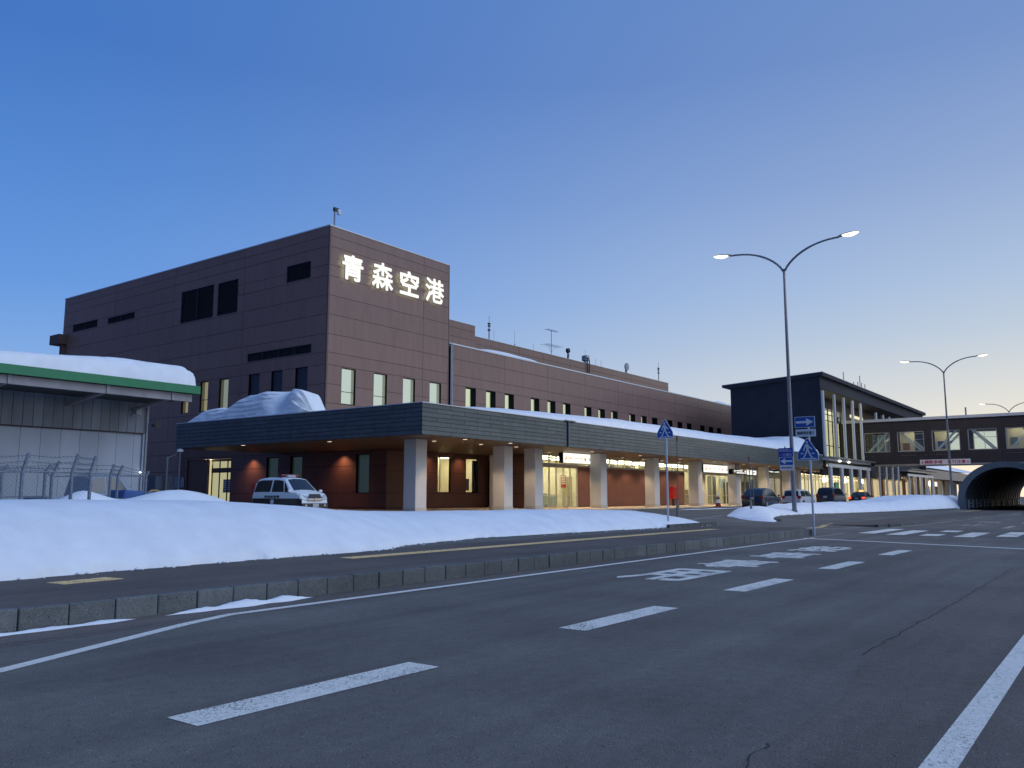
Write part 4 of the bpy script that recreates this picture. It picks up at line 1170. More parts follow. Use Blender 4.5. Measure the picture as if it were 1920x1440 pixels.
# furniture glimpsed behind the left doors
for i, px in enumerate((1022, 1030, 1038)):
    x = X(px)
    t = thing('luggage_trolley', ['first', 'second', 'third'][i] + ' steel luggage trolley from the left behind the entrance doors', 'trolley', (x, SY + .9, .72), 0, 'luggage trolleys inside the left entrance')
    MB().tube([(x, SY + .6, .95), (x, SY + 1.4, .95), (x + .08, SY + 1.4, 1.72), (x + .08, SY + 1.0, 1.78)], .02, 6).tube([(x + .5, SY + .6, .95), (x + .5, SY + 1.4, .95), (x + .42, SY + 1.4, 1.72), (x + .42, SY + 1.0, 1.78)], .02, 6).build('frame', M_steel, t)
    MB().tube([(x, SY + 1.0, 1.78), (x + .5, SY + 1.0, 1.78)], .035, 8).build('handle', M_black, t)
    MB().box(x, SY + .65, .92, x + .5, SY + 1.4, .95).build('deck', M_steel, t)
    for yy in (SY + .7, SY + 1.35):
        for xx in (x + .03, x + .47): MB().lathe((xx - .02, yy, .80), [(.08, 0), (.08, .04)], 10, 'x').build('wheel', M_rubber, t)
p = thing('door_poster', 'tall printed notice on the left entrance door glass', 'poster', (X(1055), SY - .02, 2.4))
MB().box(X(1051), SY - .03, zz(1055, 915), X(1061), SY - .015, zz(1055, 891)).build('sheet', mat('poster_brown', (.35, .24, .18), rough=.7), p)
MB().box(X(1052), SY - .04, zz(1055, 913), X(1060.5), SY - .032, zz(1055, 909)).build('red_band', M_red, p)
m = MB()
for k in range(4): m.box(X(1052), SY - .04, zz(1055, 907 - k * 4), X(1060), SY - .032, zz(1055, 905.5 - k * 4))
m.build('text_lines', M_whitepaint, p)
# red mail box, striped cone
pb_ = pix(1262, 945, y=35.4)
mbx = thing('post_box', 'red post box on a black stand against the brown wall', 'post box', (pb_.x, 35.4, .7))
x = pb_.x
MB().box(x - .38, 35.1, 1.35, x + .38, 35.6, 2.5).build('box', M_red, mbx, bevel=.05)
MB().box(x - .22, 35.08, 2.2, x + .22, 35.11, 2.26).build('slot', M_black, mbx)
MB().box(x - .13, 35.25, .70, x + .13, 35.45, 1.36).build('stand', M_black, mbx)
pc = pix(1347, 954, y=28.6)
cone = thing('striped_cone', 'red and white striped cone on the walkway edge', 'cone', (pc.x, 28.6, .7))
prof = [(.24, 0), (.20, .25), (.15, .50), (.11, .72), (.06, .95)]
MB().box(pc.x - .3, 28.3, .70, pc.x + .3, 28.9, .75).build('base', M_red, cone)
for i in range(4):
    r0, h0 = prof[i]; r1, h1 = prof[i + 1]
    MB().lathe((pc.x, 28.6, .75), [(r0, h0 * 1.15), (r1, h1 * 1.15)], 14).build('band', mat('cone_dark_red', (.16, .03, .03), rough=.6) if i % 2 == 0 else M_whitepaint, cone, smooth=True)

# illuminated hanging signs
M_lightbox = emission('lightbox_face', (1.0, .97, .84), 1.25)
def lightbox(px0, px1, py0, py1, Y, label, content):
    a, b = pix(px0, (py0 + py1) / 2, y=Y), pix(px1, (py0 + py1) / 2, y=Y); z1, z0 = pix(px0, py0, y=Y).z, pix(px0, py1, y=Y).z
    t = thing('hanging_sign', label, 'sign', ((a.x + b.x) / 2, Y, z0))
    MB().box(a.x, Y + .01, z0, b.x, Y + .38, z1).build('case', M_dark, t)
    if content == 'air':
        MB().box(a.x + .03, Y, z0 + .03, b.x - .03, Y + .012, z1 - .03).build('face', M_lightbox, t)
        w, h = b.x - a.x, z1 - z0; zc = (z0 + z1) / 2
        for f in (.33, .66): MB().box(a.x + w * f, Y - .006, z0 + .04, a.x + w * f + .02, Y - .001, z1 - .04).build('divider', mat('divider_grey', (.4, .4, .36)), t)
        mo = emission('logo_orange', (.75, .30, .12), .9); mg = emission('logo_grey', (.38, .40, .38), .9); mr_ = emission('logo_red', (.8, .16, .10), .9); mb = emission('logo_blue', (.18, .22, .42), .8)
        letters('FDA', (a.x + w * .20, Y - .004, zc), (1, 0, 0), (0, 0, 1), (w * .19, h * .26), mo, t, 'logo_lettering')
        MB().prism([(a.x + w * .05, Y - .004, zc - h * .18), (a.x + w * .10, Y - .004, zc - h * .18), (a.x + w * .10, Y - .004, zc + h * .05)], (0, -.004, 0)).build('logo_mark', mo, t)
        m = MB()
        for k in range(4): m.prism([(a.x + w * (.37 + k * .035), Y - .004, zc - h * .06), (a.x + w * (.385 + k * .035), Y - .004, zc - h * .06), (a.x + w * (.395 + k * .035), Y - .004, zc + h * .08), (a.x + w * (.38 + k * .035), Y - .004, zc + h * .08)], (0, -.004, 0))
        m.prism([(a.x + w * .51, Y - .004, zc - h * .10), (a.x + w * .53, Y - .004, zc - h * .10), (a.x + w * .57, Y - .004, zc + h * .12), (a.x + w * .55, Y - .004, zc + h * .12)], (0, -.004, 0))
        m.box(a.x + w * .60, Y - .008, zc - h * .07, a.x + w * .63, Y - .004, zc + h * .09)
        m.build('logo_wordmark', mg, t)
        def ring(cx, r, w_, mt, gap=0):
            m = MB(); n = 22
            for k in range(n):
                t0, t1 = R(-90 + gap) + k * (2 * math.pi - 2 * R(gap)) / n, R(-90 + gap) + (k + 1) * (2 * math.pi - 2 * R(gap)) / n
                t0 += math.pi; t1 += math.pi
                P4 = [(cx + rr * math.cos(tt), Y - .005, zc + rr * math.sin(tt)) for rr, tt in ((r, t0), (r, t1), (r - w_, t1), (r - w_, t0))]
                m.quad(*P4)
            m.build('logo_ring', mt, t)
        ring(a.x + w * .755, h * .19, h * .075, mr_, 25)
        MB().box(a.x + w * .735, Y - .006, zc - h * .12, a.x + w * .775, Y - .003, zc + h * .02).build('logo_mark', mr_, t)
        ring(a.x + w * .91, h * .15, h * .05, mb, 0)
        MB().box(a.x + w * .905, Y - .006, zc - h * .13, a.x + w * .94, Y - .003, zc).build('logo_mark', mb, t)
    elif content == 'dir':
        w, h = b.x - a.x, z1 - z0; zc = (z0 + z1) / 2; ml = emission('sign_white', (1, .98, .9), 1.1)
        MB().box(a.x, Y - .01, z0, b.x, Y + .009, z1).build('face', M_black, t)
        MB().box(a.x + w * .57, Y - .02, z0 + .04, b.x - w * .03, Y - .011, z1 - .04).build('lit_face', ml, t)
        for cx, mt in ((a.x + w * .09, ml), (a.x + w * .68, M_black)):
            MB().prism([(cx - .03, Y - .03, zc - h * .3), (cx + .03, Y - .03, zc - h * .3), (cx + .03, Y - .03, zc + h * .1), (cx + w * .04, Y - .03, zc), (cx + w * .04, Y - .03, zc + h * .12), (cx, Y - .03, zc + h * .35), (cx - w * .04, Y - .03, zc + h * .12), (cx - w * .04, Y - .03, zc), (cx - .03, Y - .03, zc + h * .1)], (0, .006, 0)).build('arrow', mt, t)
        MB().box(a.x + w * .16, Y - .02, zc + h * .10, a.x + w * .40, Y - .011, zc + h * .30).box(a.x + w * .16, Y - .02, zc - h * .28, a.x + w * .46, Y - .011, zc - h * .08).box(a.x + w * .48, Y - .02, zc + h * .05, a.x + w * .54, Y - .011, zc + h * .30).box(a.x + w * .48, Y - .02, zc - h * .28, a.x + w * .54, Y - .011, zc - h * .04).build('sign_lines', ml, t)
        MB().box(a.x + w * .80, Y - .03, zc - .05, a.x + w * .90, Y - .021, zc + .05).build('sign_mark', mat('sign_grey', (.2, .2, .2)), t)
    m = MB()
    for f in (.2, .8): m.box(a.x + (b.x - a.x) * f - .03, Y + .15, z1, a.x + (b.x - a.x) * f + .03, Y + .21, CZ0 - .02)
    m.build('hanger', M_black, t)
    return t
lightbox(1056, 1110, 848, 868, 33.9, 'glowing airline logo box sign hung over the left entrance doors', 'air')
lightbox(1319, 1366, 870, 885.5, 33.9, 'glowing airline logo box sign hung over the second entrance doors', 'air')
lightbox(1373, 1419, 879, 889, 32.0, 'black direction sign with white arrows hung under the canopy', 'dir')

# ---------------------------------------------------------------- entrance hall block
hall = thing('entrance_hall', 'dark charcoal entrance hall with a tall lit window and sloping eave', 'building', (105.3, 30.2, .7))
HX, HY = 105.3, 30.15
z_f, z_b = 16.85, 16.15; HYB = 42.2; HX1 = 169
# left gable wall as horizontal boards
m = MB()
nb = 34
for i in range(nb):
    z0 = 5.0 + i * (16.6 - 5.0) / nb; z1 = z0 + (16.6 - 5.0) / nb - .02
    m.box(HX, HY, z0, HX + .06, HYB - .5, min(z1, 16.0 + .0 * i))
m.build('board_cladding', M_block, hall, kind='stuff')
MB().box(HX + .06, 34.2, 5.0, HX1, HYB - .52, 16.0).box(HX + .06, HY + .06, 5.0, HX + 1.0, 34.3, 16.0).build('core', M_block, hall)
rf = MB(); rf.prism([(HX - .35, HY - .45, z_f), (HX - .35, HYB + .5, z_b), (HX - .35, HYB + .5, z_b - .35), (HX - .35, HYB - .4, z_b - .55), (HX - .35, HY - .45, z_f - .5)], (HX1 - HX + .7, 0, 0))
rf.build('roof', M_block, hall)
MB().prism([(HX - .38, HY - .49, z_f + .003), (HX - .38, HYB + .53, z_b + .003), (HX - .38, HYB + .53, z_b - .06), (HX - .38, HY - .49, z_f - .06)], (.04, 0, 0)).box(HX - .38, HY - .5, z_f - .06, HX1 + .3, HY - .46, z_f + .01).build('verge_trim', M_white_cap, hall)
# deep fascia over the recess, soffit, recessed wall
ZS = 14.9
MB().box(HX + .06, HY + .002, ZS, HX1, HY + .2, z_f - .45).build('fascia', M_block, hall)
MB().box(HX + .06, HY + .2, ZS, HX1, 33.3, ZS + .1).build('soffit', mat('hall_soffit', (.10, .085, .07), rough=.6), hall)
RY = 33.3
wx = [pix(x, 800, y=RY).x for x in (1530, 1578)]
ztop = pix(1555, 768, y=RY).z
MB().box(HX + 1, RY, ztop, HX1, RY + .2, ZS).box(wx[1], RY, 5.2, HX1, RY + .2, ztop).box(HX + 1, RY, 4.4, wx[1], RY + .2, 5.6).box(HX1 - .2, HY, .7, HX1, RY, ZS).build('recess_wall', mat('hall_brown_wall', (.065, .052, .05), rough=.6), hall)
fr = MB(); t = .08
x = HX + 1.2
while x < wx[1]: fr.box(x, RY - .1, 5.6, x + t, RY + .05, ztop); x += 2.1
for z in (8.45, 5.95, 11.9, 12.75): fr.box(HX + 1, RY - .08, z, wx[1], RY + .03, z + .09)
hw = fr.build('hall_window', M_black, hall)
MB().box(HX + 1, RY - .03, 5.6, wx[1], RY - .02, ztop).build('pane', M_glass, hw)
curtain(HX + 1, wx[1] - .05, RY + .5, 5.6, pix(1555, 788, y=RY).z, hall, pitch=1.4, amp=.16, mt=M_curtainlit)
MB().box(HX + 1, RY + .8, 5.6, wx[1], RY + .85, ztop).build('hall_lit_wall', emission('hall_glow', (1, .86, .52), 1.15), hall)
# small lit opening above the bridge
a_, b_ = pix(1594, 783, y=RY - .05), pix(1612, 789, y=RY - .05)
MB().box(a_.x, RY - .06, b_.z + .1, b_.x + 2, RY - .01, b_.z + .55).build('lit_slot', emission('slot_glow', (1, .88, .6), 1.0), hall)
# white columns
M_tube = mat('white_round_column', (.62, .63, .63), rough=.45, metal=.1)
colx = [pix(x, 800, y=HY - .25).x for x in (1545, 1566, 1583.5, 1600, 1615)]
for i, x in enumerate(colx):
    MB().tube([(x, HY - .25, 6.35), (x, HY - .25, 14.5)], .19, 14).build('column', M_tube, hall, smooth=True)
for px in (1642, 1655, 1666.5, 1677): 
    x = pix(px, 780, y=HY - .25).x
    MB().tube([(x, HY - .25, .7), (x, HY - .25, 13.9)], .19, 14).build('column', M_tube, hall, smooth=True)
# entrance pergola in front of the hall
def pergola(x0, x1, y0, y1, zt_, zb, xs, label, lamps=()):
    t = thing('entrance_pergola', label, 'pergola', ((x0 + x1) / 2, y0, .7))
    m = MB(); m.box(x0, y0 - .1, zt_ - .35, x1, y0 + .15, zt_); m.box(x0, y0 - .05, zb, x1, y0 + .1, zb + .4); m.build('beam', M_tube, t)
    m = MB(); m.box(x0 - .1, y0 - .6, zt_ + .01, x1 + 1.6, y1, zt_ + .12); m.build('flat_roof', mat('pergola_roof', (.28, .27, .24), rough=.5, metal=.2), t)
    n = int((x1 - x0) / 1.6)
    for i in range(n + 1):
        x = x0 + (x1 - x0) * i / n; MB().box(x - .05, y0 + .15, zt_ - .3, x + .05, y1, zt_).build('rafter', M_tube, t)
    for x in xs: MB().tube([(x, y0, .5), (x, y0, zb)], .25, 14).build('column', M_tube, t, smooth=True)
    for x, z in lamps:
        MB().lathe((x, y0 - .14, z), [(.12, -.1), (.18, -.02), (.18, .02), (.12, .1)], 12, 'z').build('lamp', emission('globe_lamp', (1, .95, .8), 5), t)
    return t
pergola(104.6, 124.8, 29.4, 33.0, 6.25, 5.15, colx, 'white steel entrance pergola on round columns before the dark hall', [(pix(1574, 865, y=29.3).x, 5.95), (pix(1591, 867, y=29.3).x, 5.95)])
MB().box(HX, HY + .3, 4.2, 150, HY + .5, 5.15).build('lower_fascia', M_block, hall)
MB().box(HX, HY + .5, 4.75, 150, SY, 4.85).build('lower_soffit', M_soffit, hall)
for i in range(9):
    x = 107 + i * 4.2
    MB().lathe((x, 33, 4.73), [(.13, 0), (.13, .01)], 12).build('downlight_lens', M_lamp, hall)
    l = bpy.data.lights.new('downlight_lamp', 'SPOT'); l.energy = 500; l.color = (1, .75, .45); l.spot_size = R(130); l.spot_blend = .5; l.shadow_soft_size = .1
    o = bpy.data.objects.new('downlight_lamp', l); o.location = (x, 33, 4.7); put(o, hall)
# hall roof aerials
for px, y0, y1 in ((1582, 698, 715), (1601, 716, 722), (1609, 716, 727), (1613, 705, 728), (1616, 718, 729), (1622, 721, 731)):
    b = pix(px, y1, y=34); t_ = pix(px, y0, y=34)
    o = thing('roof_rod', {1582: 'lone thin lightning rod near the peak of the hall roof', 1613: 'tallest thin rod in the cluster on the hall roof'}.get(px, {1601: 'leftmost short rod of the cluster on the hall roof', 1609: 'short rod just left of the tallest rod on the hall roof', 1616: 'short rod touching the tallest rod on its right on the hall roof', 1622: 'rightmost short rod of the cluster on the hall roof'}.get(px)), 'rod', (b.x, 34, 16.7), group='rods on the hall roof')
    MB().tube([(b.x, 34, 16.5), (b.x, 34, max(t_.z, 17.2))], .06, 5).build('rod', M_polegrey, o)
blob_snow('roof_snow', HX + .3, HX + 8, 32.5, 41.5, 16.05, .75, 'thin snow sheet on the back slope of the hall roof', seed=8)

# ---------------------------------------------------------------- footbridge
BX, BW = 126.0, 5.0
br = thing('footbridge', 'dark enclosed footbridge with big square windows crossing from the hall', 'bridge', (BX, 20, 6))
y0b, y1b = -26.0, 33.25
zb0, zb1 = 6.0, 12.0
wins = []
for k in range(12):
    yr = 26.9 - 4.38 * k; wins.append((yr, yr + 3.42, 7.72, 10.5))
dark = mat('footbridge_cladding', (.045, .040, .046), rough=.75, spec=.25, noise_amt=.1, noise_scale=1)
us = sorted({y0b, y1b} | {w[0] - .48 for w in wins if w[0] - .48 > y0b})
for off, nx in ((0, -1), (BW, 1)):
    clad(br, (BX + off, 0, 0), (0, 1, 0), (nx, 0, 0), us, [zb0, 7.2, 10.9, zb1], [w for w in wins if w[0] > y0b], dark, joint=.02, reveal=.18, backing=False)
for k, (a, b, c, d) in enumerate(wins):
    if a < y0b: continue
    for off, nx in ((0, -1), (BW, 1)):
        m = MB(); xx = BX + off - nx * .12 - (.08 if nx > 0 else 0)
        m.box(xx, a, c, xx + .08, a + .1, d); m.box(xx, b - .1, c, xx + .08, b, d); m.box(xx, a + .1, c, xx + .08, b - .1, c + .1); m.box(xx, a + .1, d - .1, xx + .08, b - .1, d)
        if nx > 0: m.box(xx, (a + b) / 2 + .3, c + .1, xx + .08, (a + b) / 2 + .36, d - .1); m.box(xx, a + .1, c + 1.9, xx + .08, b - .1, c + 1.96)
        w = m.build('window', mat('bridge_window_frame', (.50, .48, .44), rough=.5), br); MB().box(xx + .03, a + .1, c + .1, xx + .035, b - .1, d - .1).build('pane', M_glass, w)
    # truss diagonal inside, near and far side
    for off in (.55, BW - .7):
        lo, hi = (a - .35, b + .35) if k % 2 == 0 else (b + .35, a - .35)
        d0 = Vector((BX + off, hi, 6.9)); d1 = Vector((BX + off, lo, 11.3)); dd = (d1 - d0); nrm_ = Vector((1, 0, 0)).cross(dd.normalized())
        MB().obox(d0 - nrm_ * .14, (.15, 0, 0), dd, nrm_ * .28).build('truss_diagonal', M_tube, br)
MB().box(BX - .25, y0b, zb1, BX + BW + .25, y1b, zb1 + .38).build('roof_edge', M_white_cap, br)
MB().box(BX - .06, y0b, zb0 - .18, BX + BW, y1b - 4.2, zb0 - .003).build('lower_edge', mat('bridge_edge', (.30, .28, .26), rough=.5), br)
MB().box(BX + .2, y0b, 7.0, BX + BW - .2, y1b, 7.1).build('floor', M_conc, br)
MB().box(BX + .2, y0b, 11.0, BX + BW - .2, y1b, 11.1).build('ceiling', M_cream, br)
for k in range(13):
    y = 29 - 4.38 * k
    MB().box(BX + 2.2, y - .6, 10.93, BX + 2.5, y + .6, 10.99).build('ceiling_light', emission('bridge_light', (1, .90, .68), 24), br)
# posters and end wall inside
MB().box(BX + .2, 32.9, 7.1, BX + BW - .2, 33.0, 11).build('end_wall', M_cream, br)
for (y, z, c) in ((25.5, 8.6, (.25, .12, .08)), (21.0, 8.7, (.06, .09, .28)), (12.2, 8.9, (.1, .14, .2))):
    dp = MB().box(BX + BW - 1.4, y - 1.1, 7.1, BX + BW - 1.3, y + .8, 10.6).build('display_panel', M_cream, br)
    MB().box(BX + BW - 1.45, y - .45, z - .5, BX + BW - 1.41, y + .45, z + .5).build('poster', mat('poster_%d' % int(y), c, rough=.6), dp)
b = pix(1811, 775, x=BX + 1)
tag(MB().tube([(BX + 1, b.y, 12.3), (BX + 1, b.y, pix(1811, 765, x=BX + 1).z + .1)], .1, 8).build('roof_stub', M_polegrey), 'short stub pipe standing on the footbridge roof', 'pipe')
sb = thing('crossing_banner', 'long white banner with red characters on the footbridge side', 'banner', (BX - .1, 20, 6.2))
sy0, sy1 = pix(1725, 866, x=BX - .1).y, pix(1820, 866, x=BX - .1).y
zb_, zt_ = pix(1770, 871, x=BX - .1).z + .04, pix(1770, 861, x=BX - .1).z
MB().box(BX - .10, sy1, zb_, BX - .05, sy0, zt_).build('sheet', mat('banner_sheet', (.80, .72, .74), rough=.7), sb)
W_ = sy0 - sy1
letters('↓横断歩道　走行注意↓', (BX - .106, (sy0 + sy1) / 2, (zb_ + zt_) / 2), (0, -1, 0), (0, 0, 1), (W_ * .96, (zt_ - zb_) * .72), mat('banner_red', (.42, .03, .05), rough=.6), sb, bold=.02)

# ---------------------------------------------------------------- far terminal parts beyond the bridge
fe = thing('far_entrance', 'distant lit entrance front with cream walls beyond the footbridge', 'building', (150, 36, .7))
FY = 36.5
MB().box(131.5, FY + 3.0, .7, 260, FY + 3.2, 5.5).build('wall', M_cream, fe)
for i in range(30):
    x = 132 + i * 3.1
    if i % 3 == 2: MB().box(x, FY + 2.6, .7, x + 1.4, FY + 2.99, 5.0).build('wall_panel', M_lowpanel, fe)
    else:
        MB().box(x, FY + 2.9, .9, x + 2.4, FY + 2.99, 4.6).build('lit_window', emission('far_window', (1, .84, .50), .62), fe)
for i in range(16): MB().lathe((133 + i * 5, FY, 4.9), [(.14, 0), (.14, .01)], 10).build('downlight_lens', M_lamp, fe)
for i in range(6):
    l = bpy.data.lights.new('far_front_lamp', 'POINT'); l.energy = 420; l.color = (1, .76, .45); l.shadow_soft_size = .4
    o = bpy.data.objects.new('far_front_lamp', l); o.location = (135 + i * 11, 34.5, 4.2); put(o, fe)
c2 = thing('far_canopy', 'distant canopy with pale shingle fascia and snow on top', 'canopy', (160, CY, .7))
fx0 = pix(1739, 900, y=CY).x
MB().box(fx0, CY, CZ0, 290, CY + .3, CZ1).build('fascia', per_object(mat('far_shingle', (.30, .27, .24), rough=.5), .05), c2)  # paler, warmer colour than the near canopy fascia
MB().box(132, CY + 1, CZ0, fx0, CY + 1.3, CZ1 + .3).build('dark_fascia', M_block, c2)
m = MB()
for r in range(1, 7): m.box(fx0, CY - .012, CZ0 + rh * r - .012, 290, CY - .002, CZ0 + rh * r + .012)
m.build('shingle_courses', M_joint, c2, kind='stuff')
MB().box(132, CY + .3, CZ0, 290, FY + 3, CZ0 + .1).build('soffit', M_soffit, c2)
for i in range(9): MB().box(fx0 + 3 + i * 9, 32.7, .7, fx0 + 3.9 + i * 9, 33.6, CZ0).build('column', M_column, c2)
def csn2(x, y): return CZ1 + (1.9 - .011 * (x - fx0)) * min(1, max(0, (y - CY) / 2.2)) ** .6 * min(1, (x - fx0) / 1.0 + .1)
heightfield('canopy_snow', fx0, 250, CY + .1, 44, 1.0, csn2, 'snow lying on the distant canopy beyond the footbridge')
pergola(150, 172, 29.6, 33, 6.0, 4.9, [150.5, 155.5, 160.5, 165.5, 170.5], 'second white steel pergola seen beyond the footbridge')
t = thing('hanging_sign', 'plain bright lightbox sign under the far canopy beyond the footbridge', 'sign', (176, 31, 4))
a = pix(1729, 907, y=33); b = pix(1757, 907, y=33)
MB().box(a.x, 33, pix(1740, 911, y=33).z, b.x, 33.3, pix(1740, 902.5, y=33).z).build('face', emission('far_lightbox', (1, .95, .8), 1.6), t)
MB().box(a.x + 1, 33.1, pix(1740, 902.5, y=33).z, a.x + 1.1, 33.2, CZ0).box(b.x - 1, 33.1, pix(1740, 902.5, y=33).z, b.x - .9, 33.2, CZ0).build('hanger', M_black, t)
a = pix(1735, 930, y=28.5)
t = thing('notice_stand', 'tall green framed notice stand before the far entrance', 'notice stand', (a.x, 28.5, .67))
MB().box(a.x - .6, 28.4, .67, a.x + .6, 28.55, 3.1).build('frame', mat('green_frame', (.04, .12, .06), rough=.5), t)
MB().box(a.x - .48, 28.37, 1.4, a.x + .48, 28.399, 2.9).build('sheet', mat('notice_blue', (.14, .2, .24), rough=.5), t)
a = pix(1568, 920, y=28)
t = thing('notice_stand', 'green information board above the parked cars by the pergola', 'notice stand', (a.x, 28, .67))
MB().box(a.x - .75, 27.9, 1.5, a.x + .75, 28.05, 3.2).box(a.x - .05, 27.95, .67, a.x + .05, 28.04, 1.5).build('frame', MATS['green_frame'], t)
MB().box(a.x - .6, 27.87, 1.75, a.x + .6, 27.899, 3.05).build('sheet', mat('notice_green', (.06, .22, .1), rough=.5, emit=(.1, .4, .2), es=.2), t)
# parking deck with pale orange striped fins far away
pk_ = thing('far_parking_deck', 'far building with pale orange vertical fins under the footbridge', 'building', (250, 45, .7))
MB().box(225, 46, .7, 300, 62, 9.0).build('wall', mat('deck_wall', (.32, .20, .14), rough=.7), pk_)
for i in range(56): MB().box(225.3 + i * 1.32, 45.5, 4.5, 225.9 + i * 1.32, 45.98, 10.0).build('fin', mat('pale_fin', (.75, .60, .50), rough=.6), pk_)

# ---------------------------------------------------------------- arched shelter (walkway tunnel)
tun = thing('arched_shelter', 'dark grey barrel shaped snow shelter over the walkway', 'shelter', (103, 10.7, .1))
TCY, THW, TZB, TRZ = 10.7, 4.6, 1.25, 3.95
def arch(x, hw, rz, k, zb=TZB):
    t = math.pi * k; return (x, TCY + hw * math.cos(t), zb + rz * math.sin(t))
M_shel = mat('shelter_steel', (.15, .17, .18), rough=.5, metal=.3, noise_amt=.1, noise_scale=1)
M_shel2 = mat('shelter_inner', (.26, .28, .31), rough=.6, noise_amt=.15, noise_scale=1)
n = 28; LEN = 60
m = MB()
for r0, r1 in ((0, 1),):
    for k in range(n):
        a0, a1 = arch(103, THW, TRZ, k / n), arch(103, THW, TRZ, (k + 1) / n)
        m.quad(a0, a1, (103 + LEN, a1[1], a1[2]), (103 + LEN, a0[1], a0[2]))
        b0, b1 = arch(103, THW - .12, TRZ - .12, k / n), arch(103, THW - .12, TRZ - .12, (k + 1) / n)
        m.quad(b1, b0, (103 + LEN, b0[1], b0[2]), (103 + LEN, b1[1], b1[2]))
m.build('vault', M_shel2, tun, smooth=True)
m = MB()
for k in range(n):   # bold front ring
    P8 = [arch(102.6, THW + .08, TRZ + .08, k / n), arch(102.6, THW + .08, TRZ + .08, (k + 1) / n), arch(102.6, THW - .62, TRZ - .55, (k + 1) / n), arch(102.6, THW - .62, TRZ - .55, k / n)]
    m.quad(*P8)
    o8 = [(x + .9, y, z) for x, y, z in P8]
    m.quad(P8[0], o8[0], o8[1], P8[1]); m.quad(P8[3], P8[2], o8[2], o8[3]); m.quad(*o8[::-1])
m.build('front_ring', M_shel, tun)
for i in range(1, 20):
    x = 103 + i * 3.1; m = MB(); pts = [arch(x, THW - .18, TRZ - .18, k / n) for k in range(n + 1)]; m.tube(pts, .06, 5); m.build('rib', M_shel, tun)
m = MB()
for s_ in (1, -1):
    yw = TCY + s_ * THW
    m.box(103, yw - .14, .1, 103 + LEN, yw + .06, TZB)
m.build('side_wall', M_shel2, tun)
MB().box(102.6, TCY + THW - .66, .1, 103.5, TCY + THW + .1, TZB).box(102.6, TCY - THW - .1, .1, 103.5, TCY - THW + .66, TZB).build('end_pier', M_shel, tun)
for i in range(9):
    x = 107.5 + i * 6.2; y = TCY + THW - .2
    w = MB().box(x, y - .12, .1, x + .35, y + .03, TZB).box(x + 3.2, y - .12, .1, x + 3.55, y + .03, TZB).box(x + .35, y - .05, TZB - .5, x + 3.2, y + .02, TZB - .36).box(x + .35, y - .05, TZB - .85, x + 3.2, y + .02, TZB - .72).build('guard_frame', mat('guard_white', (.8, .82, .83), rough=.5), tun)
MB().box(103.9, TCY + THW - .32, .25, 105.6, TCY + THW - .16, .75).build('orange_plate', M_orange, tun)

# ---------------------------------------------------------------- street lamps
lamp_glass = emission('street_lamp_glass', (1.0, .86, .56), 3.2)
def street_lamp(loc, label):
    t = thing('street_lamp', label, 'street lamp', loc, 0, 'double armed street lamps along the island')
    x, y, z = loc
    H = 16.9
    MB().tube([(x, y, z), (x, y, z + 3.0), (x, y, z + H)], [.155, .14, .085], 12).build('pole', M_polegrey, t, smooth=True)
    MB().tube([(x, y, z), (x, y, z + .25)], .2, 12).build('base_collar', M_polegrey, t, smooth=True)
    MB().box(x - .22, y - .08, z + 1.1, x - .15, y + .08, z + 2.2).build('wiring_box', M_polegrey, t)
    for s_ in (1, -1):
        pts = []
        for k in range(13):
            u = k / 12; pts.append((x, y + s_ * (3.75 * u ** 1.25 + .06), z + H - .15 + 1.75 * (1 - (1 - u) ** 2.1)))
        arm = MB().tube(pts, [.075] * 7 + [.065] * 6, 9).build('arm', M_polegrey, t, smooth=True)
        ex, ey, ez = pts[-1]
        # tilted luminaire head: shell above, glowing bowl below
        m = MB(); ring = []
        L_, Wd = 1.35, .30
        for k in range(9):
            u = k / 8; w = Wd * math.sin(math.pi * min(1, .12 + u * .85)) ** .6; hh = .13 * math.sin(math.pi * (.1 + .8 * u)) ** .7
            yy = ey + s_ * (u * L_ - .05); zz_ = ez + .03 + .10 * u
            for a_ in range(7):
                th = math.pi * a_ / 6; m.v.append((x + w * math.cos(th), yy, zz_ + hh * math.sin(th)))
        for k in range(8):
            for a_ in range(6):
                q = k * 7 + a_; m.f.append((q, q + 1, q + 8, q + 7))
        m.build('lamp_head', M_polegrey, arm, smooth=True)
        m = MB()
        for k in range(9):
            u = k / 8; w = (Wd - .015) * math.sin(math.pi * min(1, .10 + u * .85)) ** .5; hh = .17 * math.sin(math.pi * (.04 + .92 * u)) ** .8
            yy = ey + s_ * (.22 + u * (L_ - .30)); zz_ = ez + .04 + .10 * (.2 + .75 * u)
            for a_ in range(7):
                th = math.pi + math.pi * a_ / 6; m.v.append((x + w * math.cos(th), yy, zz_ + hh * math.sin(th)))
        for k in range(8):
            for a_ in range(6):
                q = k * 7 + a_; m.f.append((q, q + 1, q + 8, q + 7))
        m.build('lamp_bowl', lamp_glass, arm, smooth=True)
        l = bpy.data.lights.new('street_lamp_light', 'SPOT'); l.energy = 900; l.color = (1, .80, .52); l.spot_size = R(150); l.spot_blend = .6; l.shadow_soft_size = .2
        o = bpy.data.objects.new('street_lamp_light', l); o.location = (x, ey + s_ * .6, ez - .25); put(o, arm)
    return t
SLX = 57.2
L1 = street_lamp((SLX, 18.45, .45), 'tallest double armed street lamp, standing in the snow mound with blue signs')
for X_, lb in ((119.0, 'second double armed street lamp rising before the arched shelter'), (190.5, 'third street lamp whose arms show above the footbridge roof')):
    dup(L1, (X_, 18.45, .45 + (.2 if X_ < 150 else .9)), 0, lb)

